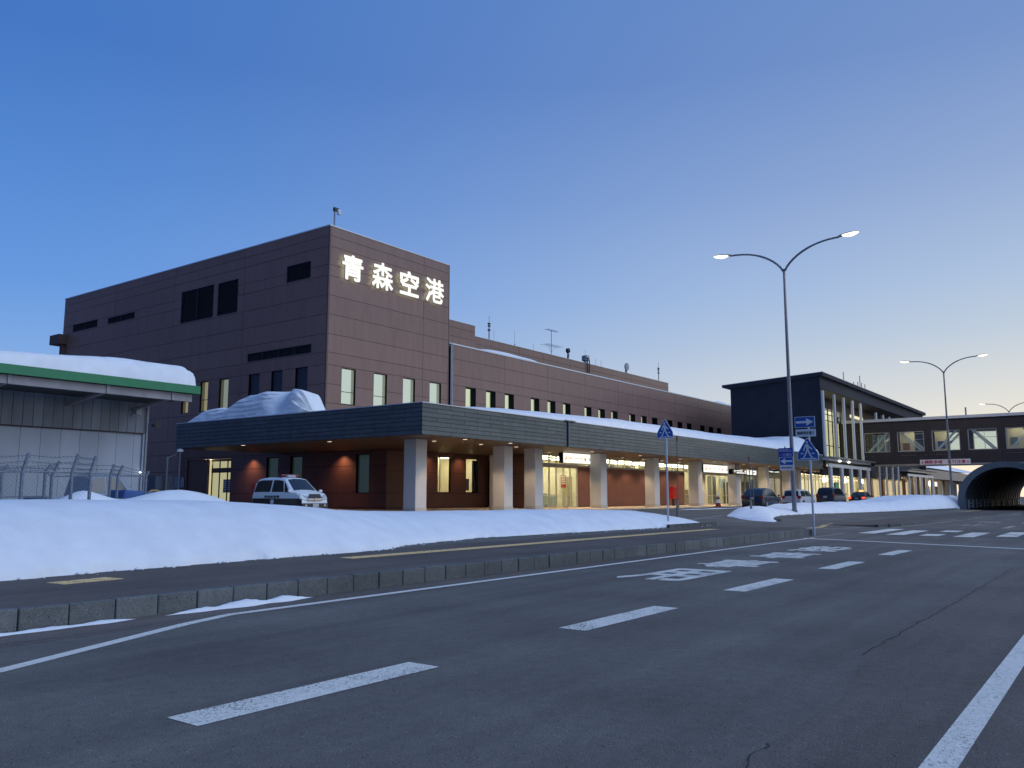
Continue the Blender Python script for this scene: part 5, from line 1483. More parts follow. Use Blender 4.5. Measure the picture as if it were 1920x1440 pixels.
# ---------------------------------------------------------------- road signs
def ped_sign(parent, x, y, z0, w, h, tilt=0):
    """blue five sided crossing sign facing -x"""
    def q(u, v, d=0): return (x - d, y - u * w, z0 + v * h)   # u to the picture's right
    poly = [(-.46, 0), (.46, 0), (.5, .05), (.48, .32), (.06, .96), (0, 1), (-.06, .96), (-.48, .32), (-.5, .05)]
    MB().prism([q(u, v) for u, v in poly][::-1], (.02, 0, 0)).build('sign_plate', M_whitepaint, parent)
    MB().prism([q(u * .94, .03 + v * .93, .004) for u, v in poly][::-1], (.003, 0, 0)).build('blue_field', M_blue, parent)
    m = MB()
    def pl(pts): m.prism([q(u, v, .009) for u, v in pts][::-1], (.003, 0, 0))
    hd = [(-.02 + .055 * math.cos(a * math.pi / 5), .80 + .05 * math.sin(a * math.pi / 5)) for a in range(10)]; pl(hd)
    pl([(-.08, .72), (.05, .73), (.07, .62), (.06, .42), (-.06, .42), (-.06, .60)])
    pl([(-.08, .73), (-.17, .56), (-.20, .42), (-.15, .41), (-.12, .54), (-.06, .62)])
    pl([(.04, .73), (.10, .62), (.23, .50), (.21, .46), (.07, .56), (.03, .64)])
    pl([(-.06, .44), (.02, .44), (-.08, .26), (-.16, .13), (-.21, .10), (-.22, .14), (-.14, .26)])
    pl([(-.01, .44), (.06, .44), (.13, .28), (.20, .16), (.25, .14), (.24, .11), (.15, .12), (.06, .26)])
    pl([(-.35, .06), (.40, .06), (.40, .10), (-.35, .10)])
    pl([(-.33, .28), (-.21, .28), (-.20, .33), (-.31, .33)]); pl([(.18, .28), (.33, .28), (.31, .33), (.19, .33)])
    m.build('pictogram', M_whitepaint, parent)
def arrow_plate(parent, x, y0, y1, z0, z1, right=True):
    """y0 is the picture's left edge (larger y)"""
    MB().box(x, y1, z0, x + .02, y0, z1).build('sign_plate', M_whitepaint, parent)
    b_ = .02; MB().box(x - .004, y1 + b_, z0 + b_, x - .001, y0 - b_, z1 - b_).build('blue_field', M_blue, parent)
    w, h = y0 - y1, z1 - z0
    pts = [(.07, .40), (.58, .40), (.58, .16), (.93, .5), (.58, .84), (.58, .60), (.07, .60)]
    if not right: pts = [(1 - u, v) for u, v in pts][::-1]
    MB().prism([(x - .007, y0 - u * w, z0 + v * h) for u, v in pts][::-1], (.002, 0, 0)).build('arrow', M_whitepaint, parent)
# left crossing sign
p = pix(1249, 872, x=34.0)
s1 = thing('crossing_sign', 'blue pedestrian crossing sign on a pale pole in the snow bank tip', 'road sign', (34.05, p.y, .28))
yy = p.y
MB().tube([(34.07, yy, .28), (34.07, yy, 4.85)], .045, 10).build('pole', M_whitepole, s1, smooth=True)
ped_sign(s1, 34.0, yy + .02, pix(1249, 822, x=34).z, abs(pix(1233, 815, x=34).y - pix(1264, 815, x=34).y), pix(1249, 786, x=34).z - pix(1249, 822, x=34).z)
# right crossing sign with the one way plate
sx = 35.35
s2 = thing('crossing_sign', 'blue crossing sign under a right arrow plate on the kerb corner pole', 'road sign', (sx + .07, 10.66, 0))
MB().tube([(sx + .07, 10.66, 0), (sx + .07, 10.70, 4.85)], .045, 10).build('pole', M_whitepole, s2, smooth=True)
ped_sign(s2, sx, pix(1515, 860, x=sx).y, pix(1515, 863, x=sx).z, .88, .93)
arrow_plate(s2, sx, 11.235, 10.405, 4.44, 4.90, True)
MB().box(sx, 10.39, 4.06, sx + .02, 11.215, 4.37).build('text_plate', M_whitepaint, s2)
letters('軽車両を除く', (sx - .006, 10.80, 4.215), (0, -1, 0), (0, 0, 1), (.70, .15), M_black, s2, ext=.002, bold=.015)
# signs strapped to the first lamp pole
lx = SLX - .32
ly0, ly1 = pix(1460, 860, x=lx).y, pix(1487, 860, x=lx).y
s3 = thing('pole_sign', 'stacked blue no parking and left arrow signs on the lamp pole', 'road sign', (lx, (ly0 + ly1) / 2, 3))
za, zb2, zc_, zd = pix(1474, 840, x=lx).z, pix(1474, 857, x=lx).z, pix(1474, 872.5, x=lx).z, pix(1474, 882, x=lx).z
MB().box(lx, ly1, zb2 + .01, lx + .03, ly0, za).build('text_plate', M_bluedeep, s3)
for k, tx in enumerate(('駐車禁止', '一方通行')):
    zz_ = za - (za - zb2) * (.27 + .47 * k)
    letters(tx, (lx - .006, (ly0 + ly1) / 2, zz_), (0, -1, 0), (0, 0, 1), ((ly0 - ly1) * .88, (za - zb2) * .34), mat('sign_letter_blue_grey', (.36, .42, .58), rough=.5), s3, ext=.002, bold=.02)
arrow_plate(s3, lx, ly0 - .05, ly1, zc_, zb2, False)
MB().box(lx, ly1, zd, lx + .03, ly0 - .05, zc_ - .01).build('white_plate', M_whitepaint, s3)
m = MB(); w = ly0 - ly1 - .05
for k in range(10): m.box(lx - .006, ly1 + w * (.06 + .089 * k), (zc_ + zd) / 2 - .05, lx - .002, ly1 + w * (.06 + .089 * k) + w * .06, (zc_ + zd) / 2 + .06)
m.build('small_marks', M_black, s3)
MB().box(lx + .03, 18.35, za - .3, lx + .2, 18.55, za - .2).box(lx + .03, 18.35, zc_ + .2, lx + .2, 18.55, zc_ + .3).box(lx, (ly0 + ly1) / 2, za, lx + .03, (ly0 + ly1) / 2 + .08, za + .12).build('bracket', M_steel, s3)
# snow marker posts with thin rods
for i, (px, pyb, pyt, Y, lb) in enumerate(((1271, 968, 818, 18.2, 'wooden post with a tall red tipped snow rod right of the crossing sign'), (1409, 968, 857, 18.6, 'wooden post with a tall thin snow rod left of the lamp'))):
    b = pix(px, pyb, y=Y); tp = pix(px, pyt, y=Y); z0 = b.z - .25
    t = thing('snow_marker', lb, 'post', (b.x, Y, z0))
    hp = pix(px, 938, y=Y).z
    MB().tube([(b.x, Y, z0), (b.x, Y, hp)], .075, 8).build('post', mat('grey_wood', (.22, .20, .17), rough=.8), t, smooth=True)
    MB().tube([(b.x + .05, Y, hp - .5), (b.x + (.12 if i == 0 else -.12), Y, tp.z)], .022, 6).build('rod', mat('dull_rod', (.16, .13, .14), rough=.6), t)
    MB().tube([(b.x + (.115 if i == 0 else -.115), Y, tp.z - .25), (b.x + (.12 if i == 0 else -.12), Y, tp.z)], .04, 6).build('tip', mat('dull_red', (.15, .03, .03), rough=.6), t)
b = pix(1414, 965, y=19)
t = thing('snow_marker', 'second bare thin rod beside the wooden post left of the lamp', 'post', (b.x, 19, .4)); MB().tube([(b.x, 19, .4), (b.x, 19, pix(1414, 873, y=19).z)], .025, 6).build('rod', MATS['dull_rod'], t)

# ---------------------------------------------------------------- vehicles
def car(name, label, cat, loc, rz, paint, L_, Wd, H, prof, belt, glass_spans, rear=None, lower=None, wheel_r=.32, base=.20, windscreen=None, extra=None, wheels_at=(.17, .81)):
    """prof: [(x/L, roof or bonnet height/H)] from tail to nose, belt: height/H of the window line; spans: side window stations"""
    t = thing(name, label, cat, loc, 0)
    hw = Wd / 2
    def top(u): return lerp_tab(prof, u) * H
    N_ = 44
    def ring(u):
        x = (u - .5) * L_; zt = top(u); e = min(1, (u + .012) / .05, (1.012 - u) / .10); e = max(.0, e) ** .5
        zb = min(belt * H, zt); wb = hw * (.86 + .14 * e); wl = hw * (.84 + .16 * e)
        ins = .17 * max(0, (zt - belt * H)) / (H * (1 - belt) + 1e-6)   # tumblehome
        return [(x, -wl * .96, base), (x, -wl, base + .12), (x, -wl, (base + zb) * .5), (x, -wb * .985, zb - .04), (x, -wb * .96, zb), (x, -(wb - ins - .03) , max(zb, zt - .08)), (x, -(wb - ins - .10), zt - .01), (x, -wb * .35, zt + .03 * (zt > belt * H)),
                (x, wb * .35, zt + .03 * (zt > belt * H)), (x, (wb - ins - .10), zt - .01), (x, (wb - ins - .03), max(zb, zt - .08)), (x, wb * .96, zb), (x, wb * .985, zb - .04), (x, wl, (base + zb) * .5), (x, wl, base + .12), (x, wl * .96, base)]
    m = MB(); us_k = sorted(set([k / N_ for k in range(N_ + 1)] + [p[0] for p in prof if 0 < p[0] < 1])); n = 16
    for u in us_k: m.v += ring(u)
    for i in range(len(us_k) - 1):
        for k in range(n):
            a = i * n + k; b = i * n + (k + 1) % n; m.f.append((a, b, b + n, a + n))
    m.f.append(tuple(range(n))[::-1]); m.f.append(tuple((len(us_k) - 1) * n + k for k in range(n)))
    M = Matrix.Translation(loc) @ Matrix.Rotation(rz, 4, 'Z')
    def fin(mb_, nm, mt, par=t, **k):
        mb_.v = [tuple(M @ Vector(v)) for v in mb_.v]; return mb_.build(nm, mt, par, **k)
    body = fin(m, 'body', paint, smooth=True)
    wr = wheel_r
    # side windows
    for s_ in (-1, 1):
        for (u0, u1, l0, l1) in glass_spans:   # bottom u0..u1, top l0..l1
            def sp(u, f):
                r = ring(u); a, b = Vector(r[4] if s_ < 0 else r[11]), Vector(r[5] if s_ < 0 else r[10]); p = a + (b - a) * f
                p.y += s_ * .012; return p
            pts = []
            nn = 8
            for k in range(nn + 1): pts.append(sp(u0 + (u1 - u0) * k / nn, .06))
            for k in range(nn + 1): pts.append(sp(l1 + (l0 - l1) * k / nn, .95))
            mb_ = MB()
            for k in range(nn): mb_.quad(pts[k], pts[k + 1], pts[2 * nn + 1 - k - 1], pts[2 * nn + 1 - k])
            fin(mb_, 'side_window', M_carglass)
    # windscreen and rear window
    def screen(ua, ub, nm, mgn=.10):
        mb_ = MB(); nn = 6; rows_ = []
        for k in range(nn + 1):
            u = ua + (ub - ua) * k / nn; r = ring(u); y_ = r[6][1] * (1 - mgn); z_ = top(u)
            rows_.append([Vector((r[0][0], y_, z_ + .012)), Vector((r[0][0], y_ * .35, z_ + .048)), Vector((r[0][0], -y_ * .35, z_ + .048)), Vector((r[0][0], -y_, z_ + .012))])
        d = 1 if ub > ua else -1
        for a, b in zip(rows_[:-1], rows_[1:]):
            for k in range(3): mb_.quad(a[k], a[k + 1], b[k + 1], b[k])
        fin(mb_, nm, M_carglass)
    if windscreen: screen(*windscreen, 'windscreen')
    if rear: screen(*rear, 'rear_window')
    # wheels
    for u in wheels_at:
        for s_ in (-1, 1):
            cx = (u - .5) * L_; cy_ = s_ * (hw - .10)
            a_ = MB().lathe((cx, cy_ - .11, wr), [(wr * .72, -.005), (wr * .97, .0), (wr, .03), (wr, .19), (wr * .97, .22), (wr * .72, .225)], 20, 'y')
            w = fin(a_, 'wheel', M_rubber)
            fin(MB().lathe((cx, cy_ + (.115 if s_ > 0 else -.125), wr), [(wr * .66, 0), (wr * .60, .012)], 16, 'y'), 'rim', M_rim, w)
            ar = MB(); nn = 14
            for k in range(nn):
                t0, t1 = math.pi * k / nn, math.pi * (k + 1) / nn; ro = wr * 1.22
                y_ = s_ * (hw + .004)
                ar.quad((cx + ro * math.cos(t0), y_, wr + ro * math.sin(t0)), (cx + ro * math.cos(t1), y_, wr + ro * math.sin(t1)), (cx + wr * .5 * math.cos(t1), y_, wr + wr * .5 * math.sin(t1)), (cx + wr * .5 * math.cos(t0), y_, wr + wr * .5 * math.sin(t0)))
            fin(ar, 'wheel_arch', M_black)
    # mirrors
    um = windscreen[0] if windscreen else .66
    for s_ in (-1, 1):
        x = (um - .5) * L_ + .05; fin(MB().box(x - .06, s_ * hw - (.0 if s_ > 0 else .16), belt * H + .02, x + .03, s_ * hw + (.16 if s_ > 0 else 0), belt * H + .14), 'mirror', paint, bevel=.02)
    if extra: extra(t, fin, ring, top, hw, L_, H)
    return t
M_carglass = mat('car_window_glass', (.012, .016, .020), rough=.06, spec=.9)
M_rim = mat('wheel_rim', (.35, .36, .38), rough=.35, metal=.8)
M_navy = mat('navy_car_paint', (.012, .022, .045), rough=.25, spec=.7)
M_silver = mat('white_car_paint', (.50, .51, .53), rough=.3, spec=.6)
M_darkcar = mat('dark_car_paint', (.025, .035, .055), rough=.25, spec=.7)
M_blackcar = mat('black_car_paint', (.012, .013, .016), rough=.22, spec=.8)
M_taildim = mat('tail_lamp_red', (.22, .015, .012), rough=.25)
M_headl = mat('head_lamp_clear', (.55, .58, .62), rough=.12, spec=.8)
M_chrome = mat('chrome', (.6, .62, .65), rough=.15, metal=1)
M_plate = mat('number_plate', (.5, .52, .50), rough=.5)
def tail_extra(tail_mat, plate=True, lamp_z=(.50, .66), roof_lamp=False):
    def f(t, fin, ring, top, hw, L_, H):
        x = -.5 * L_
        for s_ in (-1, 1):
            y0 = s_ * (hw - .30); y1 = s_ * (hw - .02)
            fin(MB().box(x - .03, min(y0, y1), lamp_z[0] * H, x + .22, max(y0, y1) , lamp_z[1] * H), 'tail_lamp', tail_mat, bevel=.03)
        fin(MB().box(x - .03, -.17, .46 * H, x + .03, .17, .56 * H), 'number_plate', M_plate)
        fin(MB().box(x - .05, -hw * .92, .2, x + .1, hw * .92, .30 * H), 'rear_bumper', M_black if tail_mat is not None else None, bevel=.03)
        for s_ in (-1, 1): fin(MB().box(.5 * L_ - .35, s_ * (hw - .2) - .16, .42 * H, .5 * L_ - .02, s_ * (hw - .2) + .1, .52 * H), 'headlight', M_headl, bevel=.03)
        if roof_lamp:
            fin(MB().prism([(-.16, -.22, H + .02), (.16, -.22, H + .02), (.08, -.18, H + .20), (-.08, -.18, H + .20)], (0, .42, 0)), 'roof_lamp', emission('taxi_lamp', (1, .45, .12), 2.2))
    return f
SUVP = [(0, .50), (.015, .60), (.07, .76), (.15, .94), (.24, .985), (.42, 1.0), (.58, .96), (.74, .62), (.80, .60), (.93, .54), (.985, .46), (1, .36)]
HATCH = [(0, .50), (.01, .64), (.03, .82), (.06, .96), (.15, .99), (.5, 1.0), (.66, .95), (.82, .64), (.9, .58), (.98, .48), (1, .36)]
SEDAN = [(0, .48), (.02, .62), (.14, .68), (.27, .94), (.36, .99), (.5, 1.0), (.58, .96), (.74, .66), (.82, .62), (.95, .54), (.99, .46), (1, .34)]
GH = lambda y: ground_h(0, y) + .0
SPA = [(.09, .36, .14, .35), (.38, .56, .37, .54), (.575, .70, .56, .61)]
car('parked_car', 'dark navy sports utility car parked nearest, beside the lamp pole', 'car', (69.0, 24.9, GH(24.9)), 0, M_navy, 4.6, 1.86, 1.68, SUVP, .60, SPA, rear=(.012, .085), windscreen=(.74, .62), wheel_r=.36, extra=tail_extra(M_taildim))
car('parked_car', 'white wagon parked second, seen between the lamp pole and sign pole', 'car', (79.0, 25.0, GH(25)), 0, M_silver, 4.5, 1.74, 1.62, HATCH, .60, [(.06, .34, .08, .33), (.36, .58, .35, .57), (.595, .78, .585, .66)], rear=(.008, .05), windscreen=(.82, .67), extra=tail_extra(M_taildim))
car('parked_car', 'dark blue van like car parked third behind the white wagon', 'car', (89.2, 24.9, GH(24.9)), 0, M_darkcar, 4.7, 1.82, 1.90, HATCH, .62, [(.06, .34, .08, .33), (.36, .58, .35, .57), (.595, .78, .585, .66)], rear=(.008, .05), windscreen=(.82, .67), extra=tail_extra(M_taildim))
car('taxi', 'black taxi with glowing roof lamp and red tail lights parked fourth', 'taxi', (101.0, 24.9, GH(24.9)), 0, M_blackcar, 4.6, 1.75, 1.52, SEDAN, .64, [(.20, .42, .28, .41), (.44, .58, .43, .56), (.595, .70, .575, .61)], rear=(.15, .26), windscreen=(.74, .60), extra=tail_extra(emission('brake_lamp', (1, .05, .02), 3.0), lamp_z=(.50, .62), roof_lamp=True))

# small police van, white over black
M_polwhite = mat('white_vehicle_paint', (.80, .82, .84), rough=.28, spec=.6)
VANP = [(0, .56), (.012, .72), (.04, .90), (.08, .975), (.18, 1.0), (.50, 1.0), (.62, .97), (.80, .66), (.83, .64), (.93, .58), (.985, .48), (1, .34)]
def van_extra(t, fin, ring, top, hw, L_, H):
    # black lower body
    m = MB(); us_k = [k / 30 for k in range(31)]
    for u in us_k:
        r = ring(u); zc = .46 * H
        for s_ in (-1, 1):
            a, b = (Vector(r[1]), Vector(r[2])) if s_ < 0 else (Vector(r[14]), Vector(r[13]))
            m.v += [(a.x, a.y * 1.006 + s_ * .004, a.z - .1), (b.x, b.y * 1.006 + s_ * .004, zc)]
    for i in range(30):
        a = 4 * i; m.f.append((a, a + 4, a + 5, a + 1)); m.f.append((a + 2, a + 3, a + 7, a + 6))
    fin(m, 'black_lower_panel', M_blackcar)
    x = .5 * L_
    fin(MB().box(x - .04, -hw * .93, .2, x + .07, hw * .93, .34 * H), 'front_bumper', M_blackcar, bevel=.04)
    fin(MB().prism([(x - .01, -.38, .47 * H), (x - .01, .38, .47 * H), (x - .05, .30, .575 * H), (x - .05, -.30, .575 * H)], (.045, 0, 0)), 'grille', M_black)
    fin(MB().box(x + .0, -.42, .41 * H, x + .05, .42, .455 * H), 'chrome_bar', M_chrome, bevel=.01)
    fin(MB().lathe((x + .04, 0, .435 * H), [(.075, 0), (.06, .03)], 14, 'x'), 'badge', M_chrome)
    fin(MB().box(x + .06, -.17, .24 * H, x + .085, .17, .33 * H), 'number_plate', M_plate)
    for s_ in (-1, 1):
        fin(MB().prism([(x - .02, s_ * .42, .42 * H), (x - .09, s_ * (hw - .03), .44 * H), (x - .36, s_ * (hw + .008), .555 * H), (x - .20, s_ * (hw - .10), .575 * H), (x - .03, s_ * .44, .50 * H)][::s_], (.045, 0, .0)), 'headlight', M_headl)
        fin(MB().lathe((x + .05, s_ * (hw - .28), .28 * H), [(.06, 0), (.05, .03)], 12, 'x'), 'fog_light', M_headl)
    fin(MB().box(-.30, -.52, H + .03, .02, .52, H + .17), 'light_bar', mat('beacon_red', (.16, .008, .015), rough=.2), bevel=.04)
    fin(MB().box(-.12, -.30, H + .02, .22, .16, H + .13), 'siren_box', mat('siren_grey', (.4, .42, .44), rough=.4), bevel=.02)
    s_ = 1
    fin(MB().box(-.95, hw + .006, .555 * H, -.75, hw + .03, .575 * H).box(-.25, hw + .006, .555 * H, -.05, hw + .03, .575 * H), 'door_handle', M_black)
    for s2 in (1, -1):
        me = text_mesh('青森県警察', 1, .0, .02); d = Vector((1, 0, 0)) * (1 if s2 < 0 else -1)
        q = MB(); me = xf(me, (-.25, s2 * (hw + .014), .505 * H), d, (0, 0, 1), fit=(1.15, .12))
        q.v = [tuple(v.co) for v in me.vertices]; q.f = [tuple(p.vertices) for p in me.polygons]
        fin(q, 'side_lettering', M_black)
        fin(MB().lathe((-.22, s2 * (hw + .008) - (.004), .37 * H), [(.13, 0), (.13, .008)], 18, 'y'), 'emblem', M_polwhite)
    for s2 in (1, -1): fin(MB().box(-.5 * L_ - .02, s2 * (hw - .12) - .1, .55 * H, -.5 * L_ + .12, s2 * (hw - .12) + .1, .85 * H), 'tail_lamp', M_taildim, bevel=.02)
pv_ = pix(546, 930, z=1.6 - .0001) if False else None
vd = Vector((math.cos(YAW), math.sin(YAW), 0)) * 40.5 + Vector((math.sin(YAW), -math.cos(YAW), 0)) * ((543 - 960) / 1585 * 40.5)
car('police_van', 'small white and black police van with red roof light bar', 'police van', (vd.x, vd.y, .67), R(-91), M_polwhite, 3.72, 1.66, 1.80, VANP, .61,
    [(.05, .38, .07, .375), (.41, .655, .405, .60), (.672, .765, .625, .66)], rear=(.012, .06), windscreen=(.80, .635), wheel_r=.30, extra=van_extra)

# ---------------------------------------------------------------- depot building at the left
dep = thing('depot_building', 'grey garage with green roof edge and thick snow at far left', 'building', (10, 37.5, .67))
DY, WYd = 34.0, 37.6; DXR = 22.2
MB().box(-30, DY, 6.22, DXR, DY + .18, 6.58).box(DXR - .18, DY + .18, 6.22, DXR, 60, 6.58).build('green_fascia', mat('green_paint', (.015, .20, .085), rough=.4, noise_amt=.08, noise_scale=2), dep)
MB().box(-30, DY + .25, 5.86, DXR - .25, DY + .45, 6.2).build('eave_beam', mat('dusty_beam', (.32, .30, .31), rough=.6, noise_amt=.15, noise_scale=2), dep)
MB().box(-30, DY + .18, 6.45, DXR - .18, 60, 6.56).build('roof', M_roomdark, dep)
MB().box(-30, DY + .45, 6.0, DXR - .2, WYd, 6.1).build('soffit', mat('rusty_soffit', (.06, .06, .065), rough=.7), dep)
for px in (20, 207, 330):
    x = pix(px, 740, y=DY).x
    MB().obox((x - .07, DY + .45, 5.88), (.14, 0, 0), (0, WYd - DY - .5, -.32), (0, 0, .12)).build('bracket_beam', MATS['dusty_beam'], dep)
    MB().box(x - .06, DY + .19, 5.86, x + .06, DY + .24, 6.21).build('stiffener', MATS['dusty_beam'], dep)
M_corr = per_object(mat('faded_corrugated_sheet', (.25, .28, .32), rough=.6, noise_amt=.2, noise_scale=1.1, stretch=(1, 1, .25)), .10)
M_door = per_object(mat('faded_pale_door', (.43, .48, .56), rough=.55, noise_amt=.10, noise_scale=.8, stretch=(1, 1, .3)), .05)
x = -30.0; i = 0
DXW = 21.75
while x < DXW - .05:
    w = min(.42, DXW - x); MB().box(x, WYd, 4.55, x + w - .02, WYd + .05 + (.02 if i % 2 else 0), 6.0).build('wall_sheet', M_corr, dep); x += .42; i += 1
DX1 = pix(269, 811, y=WYd).x
x = -30.0
while x < DX1 - .05:
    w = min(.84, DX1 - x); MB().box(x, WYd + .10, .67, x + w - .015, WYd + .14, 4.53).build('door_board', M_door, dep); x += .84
MB().box(-30, WYd + .14, .67, DXW, WYd + .2, 6.0).build('wall', M_joint, dep)
MB().box(DX1, WYd, .67, DXW, WYd + .1, 3.4).box(DX1, WYd, 3.42, DXW, WYd + .1, 4.53).build('end_panel', M_door, dep)
MB().box(DXW - .06, WYd + .2, .67, DXW, 60, 6.2).build('side_wall', M_corr, dep)
MB().box(-30, WYd - .03, 4.52, DX1, WYd + .12, 4.57).build('door_rail', mat('rusty_rail', (.05, .04, .035), rough=.7), dep)
MB().tube([(DXW + .02, WYd - .05, .67), (DXW + .02, WYd - .05, 5.9)], .05, 8).build('downpipe', M_steel, dep)
p = pix(260, 771, y=WYd - .2); MB().box(p.x - .13, WYd - .25, p.z - .18, p.x + .13, WYd - .02, p.z + .18).box(p.x - .25, WYd - .15, p.z - .24, p.x - .05, WYd, p.z - .14).build('wall_light', mat('wall_light_grey', (.42, .44, .46), rough=.5), dep)
p = pix(290, 797, y=WYd - .2); MB().lathe((p.x, WYd - .45, p.z), [(.16, 0), (.14, .1), (.07, .3), (.06, .45)], 14, 'y').build('horn_speaker', M_black, dep)
p = pix(264, 886, y=WYd - .1); MB().lathe((p.x, WYd - .06, p.z), [(.045, 0), (.045, .04)], 10, 'y').build('indicator_lamp', emission('small_lamp', (.9, .95, 1), 4), dep)
def dsnow(x, y):
    ex = DXR - .12 - x; ey = y - (DY + .05)
    q = lambda t: (1 - (1 - min(1, max(0, t))) ** 2.6) ** .42
    a = q(ex / 1.1); b = q(ey / .8)
    z = lerp_tab([(10, .50), (13.7, .64), (17.5, .92), (20.5, 1.02), (22.2, 1.02)], x)
    hh = z * min(a, b) * (1 - .12 * (1 - a) * (1 - b))
    f = 1 + .04 * noise.noise(Vector((x * .4, y * .4, 2)))
    lay = .03 * math.sin(hh * 22 + noise.noise(Vector((x * .6, y, 0))) * 2) * (1 if ex < 4 else .3)
    return 6.5 + hh * f + (lay if hh > .15 and (ey < 2 or ex < 2) else 0)
dm = heightfield('roof_snow', -20, DXR - .12, DY + .05, 50, .12, dsnow, 'very thick smooth slab of snow on the garage roof at left')
# chain link fence with angled barbed wire arms
fence = thing('wire_fence', 'chain link fence with angled barbed wire arms before the garage', 'fence', (10, 29.5, .6))
M_fence = mat('old_galvanised', (.17, .19, .23), rough=.6, metal=.4, noise_amt=.3, noise_scale=12)
posts = []
def fpost(px0, pyb, px1, pym, px2, pyt, Y, r=.045):
    a, b, c = pix(px0, pyb, y=Y), pix(px1, pym, y=Y), pix(px2, pyt, y=Y)
    MB().tube([(a.x, Y, .5), tuple(b), tuple(c)], r, 7).build('post', M_fence, fence, smooth=True); return b, c
Ya, Yb = 25.3, 30.5
p1 = fpost(36, 937, 41, 884, 55, 851, Ya, .04) if False else None
row1 = [fpost(*q, Y=Ya, r=.05) for q in ((-60, 937, -52, 886, -38, 850), (38, 937, 42, 884, 54, 850), (132, 937, 135, 886, 147, 852), (167, 937, 170, 886, 180, 856))]
row2 = [fpost(*q, Y=Yb, r=.05) for q in ((-30, 937, -24, 884, -10, 872), (0, 937, 4, 884, 15, 872), (82, 930, 85, 884, 96, 871), (96, 924, 97, 893, 112, 865), (205, 920, 207, 892, 214, 871), (219, 920, 221, 892, 231, 873), (272, 930, 274, 893, 279, 884))]
m = MB()
for rw, n_, sag in ((row1, 3, .06), (row2, 3, .04)):
    for (b0, c0), (b1, c1) in zip(rw[:-1], rw[1:]):
        for k in range(n_):
            f = .25 + .33 * k; s0, s1 = b0.lerp(c0, f), b1.lerp(c1, f)
            m.tube([s0, s0.lerp(s1, .5) - Z * sag, s1], .008, 4, cap=False)
            for j in range(12):
                q = s0.lerp(s1, (j + .5) / 12) - Z * sag * .8; m.tube([q + Vector((-.03, 0, .04)), q + Vector((.03, 0, -.04))], .006, 3, cap=False)
m.build('barbed_wire', M_fence, fence, kind='stuff')
for rw in (row1, row2):
    for (b0, _), (b1, _) in zip(rw[:-1], rw[1:]):
        MB().tube([b0, b1], .028, 6).build('rail', M_fence, fence)
        MB().tube([b0 - Z * .85, b1 - Z * .85], .02, 5).build('rail', M_fence, fence)
m = MB()   # diagonal mesh
for rw in (row1, row2):
    x0, x1, Y = rw[0][0].x, rw[-1][0].x, rw[0][0].y; zt_, zb_ = rw[1][0].z, .8; hh = zt_ - zb_; st = .14
    x = x0 - hh
    while x < x1:
        for s_ in (1, -1):
            a0, a1 = (x, zb_) , (x + hh, zt_)
            if s_ < 0: a0, a1 = (x, zt_), (x + hh, zb_)
            (ux, uz), (vx, vz) = a0, a1
            if ux < x0: f = (x0 - ux) / (vx - ux); ux, uz = x0, uz + (vz - uz) * f
            if vx > x1: f = (x1 - ux) / (vx - ux); vx, vz = x1, uz + (vz - uz) * f
            if vx > ux: m.tube([(ux, Y, uz), (vx, Y, vz)], .0022, 3, cap=False)
        x += st
m.build('wire_mesh', M_fence, fence, kind='stuff')
# pale pickup behind the fence, half buried
pk2 = pix(225, 925, y=32.5)
def pick_extra(t, fin, ring, top, hw, L_, H):
    fin(MB().box(-.5 * L_, -hw * .98, .5, -.08 * L_, hw * .98, .95), 'cargo_bed', mat('pale_blue_paint', (.20, .26, .36), rough=.4), bevel=.02)
car('pickup_truck', 'pale pickup half hidden by the snow heap behind the fence', 'pickup truck', (pk2.x - .6, 33.4, .60), R(4), mat('pale_grey_vehicle', (.26, .31, .38), rough=.4), 4.6, 1.7, 1.85,
    [(0, .50), (.02, .54), (.34, .54), (.36, .93), (.42, 1.0), (.60, 1.0), (.66, .96), (.80, .60), (.97, .52), (1, .36)], .60, [(.37, .50, .40, .50), (.52, .72, .52, .64)], windscreen=(.80, .665), rear=None, extra=pick_extra)
# tarpaulin
a = pix(258, 930, y=31.8)
tag(MB().prism([(a.x - 1.0, 31.4, .6), (a.x + 1.0, 31.4, .6), (a.x + .6, 31.5, 1.75), (a.x - .7, 31.5, 1.85)], (0, 1.2, 0)).build('tarpaulin', mat('blue_tarp', (.03, .10, .30), rough=.6), bevel=.08), 'blue tarpaulin heap at the right end of the wire fence', 'tarpaulin')
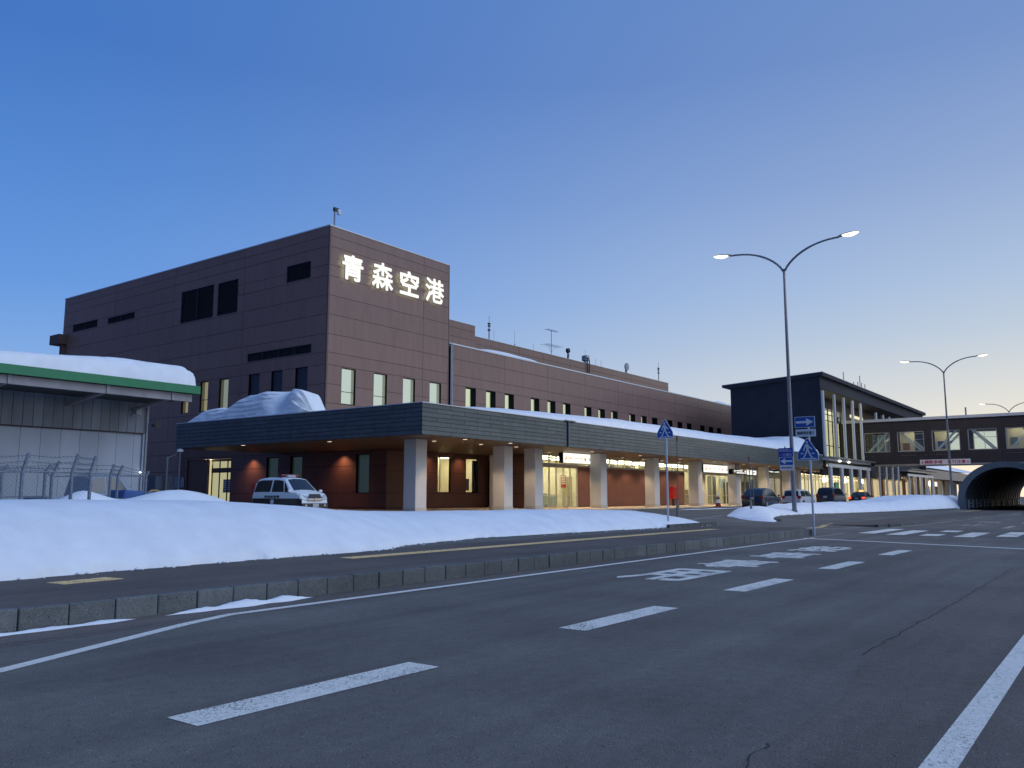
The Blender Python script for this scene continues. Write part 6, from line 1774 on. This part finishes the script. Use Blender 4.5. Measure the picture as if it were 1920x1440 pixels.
# hoop barriers
for px0, px1, lb in ((277, 302, 'yellow brown steel hoop barrier nearest the garage corner'), (323, 346, 'yellow brown steel hoop barrier nearest the brown side entrance')):
    Y = 33.5; a, b = pix(px0, 930, y=Y), pix(px1, 930, y=Y); zt_ = pix(px0, 920, y=Y).z; r = .18
    t = thing('hoop_barrier', lb, 'barrier', ((a.x + b.x) / 2, Y, .67), 0, 'steel hoop barriers by the side entrance')
    pts = [(a.x, Y, .67), (a.x, Y, zt_ - r), (a.x + r * .3, Y, zt_ - r * .3), (a.x + r, Y, zt_), (b.x - r, Y, zt_), (b.x - r * .3, Y, zt_ - r * .3), (b.x, Y, zt_ - r), (b.x, Y, .67)]
    MB().tube(pts, .05, 8).build('hoop', mat('faded_yellow_paint', (.34, .22, .10), rough=.6), t, smooth=True)
    MB().tube([(a.x, Y, 1.1), (b.x, Y, 1.1)], .035, 6).build('cross_bar', MATS['faded_yellow_paint'], t)
# notice boards, gate frame and barricades in the dark corner
t = thing('steel_gate', 'dark steel gate frame with tanks in the gap beside the garage', 'gate', (30, 50, .67))
a, b = pix(312, 900, y=52), pix(335, 900, y=52); zt_ = pix(330, 848, y=52).z
MB().tube([(a.x, 52, .67), (a.x, 52, zt_ - .4), (b.x, 52, zt_), (b.x, 52, .67)], .07, 8).build('frame', M_polegrey, t)
MB().box(a.x - .6, 52.3, .67, b.x - .2, 53.1, pix(320, 893, y=52).z).build('tank', mat('tank_blue', (.08, .11, .17), rough=.5), t)
MB().lathe((b.x, 52, zt_ + .0), [(.05, 0), (.22, .05), (.2, .18), (.05, .25)], 12).build('snow_cap', M_snow, t)
for px0, px1, lb in ((328, 334, 'left pale notice panel on the dark wall'), (339, 345, 'right pale notice panel on the dark wall')):
    a, b = pix(px0, 900, x=TX - .05), pix(px1, 900, x=TX - .05); z0, z1 = pix(px0, 914, x=TX - .05).z, pix(px0, 895, x=TX - .05).z
    tag(MB().box(TX - .08, b.y, z0, TX - .04, a.y, z1).build('notice_board', mat('notice_pale', (.20, .24, .32), rough=.6)), lb, 'notice board')
for i, (px0, px1) in enumerate(((353, 362), (367, 375), (379, 388))):
    Y = 56; a, b = pix(px0, 930, y=Y), pix(px1, 930, y=Y)
    t = thing('barricade', ['left', 'middle', 'right'][i] + ' small orange and white barricade before the brown side entrance', 'barricade', (a.x, Y, .67), 0, 'barricades before the side entrance')
    MB().tube([(a.x, Y, .67), (a.x + .05, Y, 1.75)], .04, 6).tube([(b.x, Y, .67), (b.x - .05, Y, 1.75)], .04, 6).build('leg', M_whitepaint, t)
    MB().box(a.x - .1, Y - .05, 1.5, b.x + .1, Y, 1.68).build('board', M_orange, t)
# round corner mirror snowfield: low snow beyond, so the far ground reads white at the left edge
def far_snow(x, y): return .72 + .25 * noise.noise(Vector((x * .05, y * .05, 0)))
heightfield('snow_field', -120, 9, 60, 160, 4, far_snow, 'flat snow field far behind the garage')
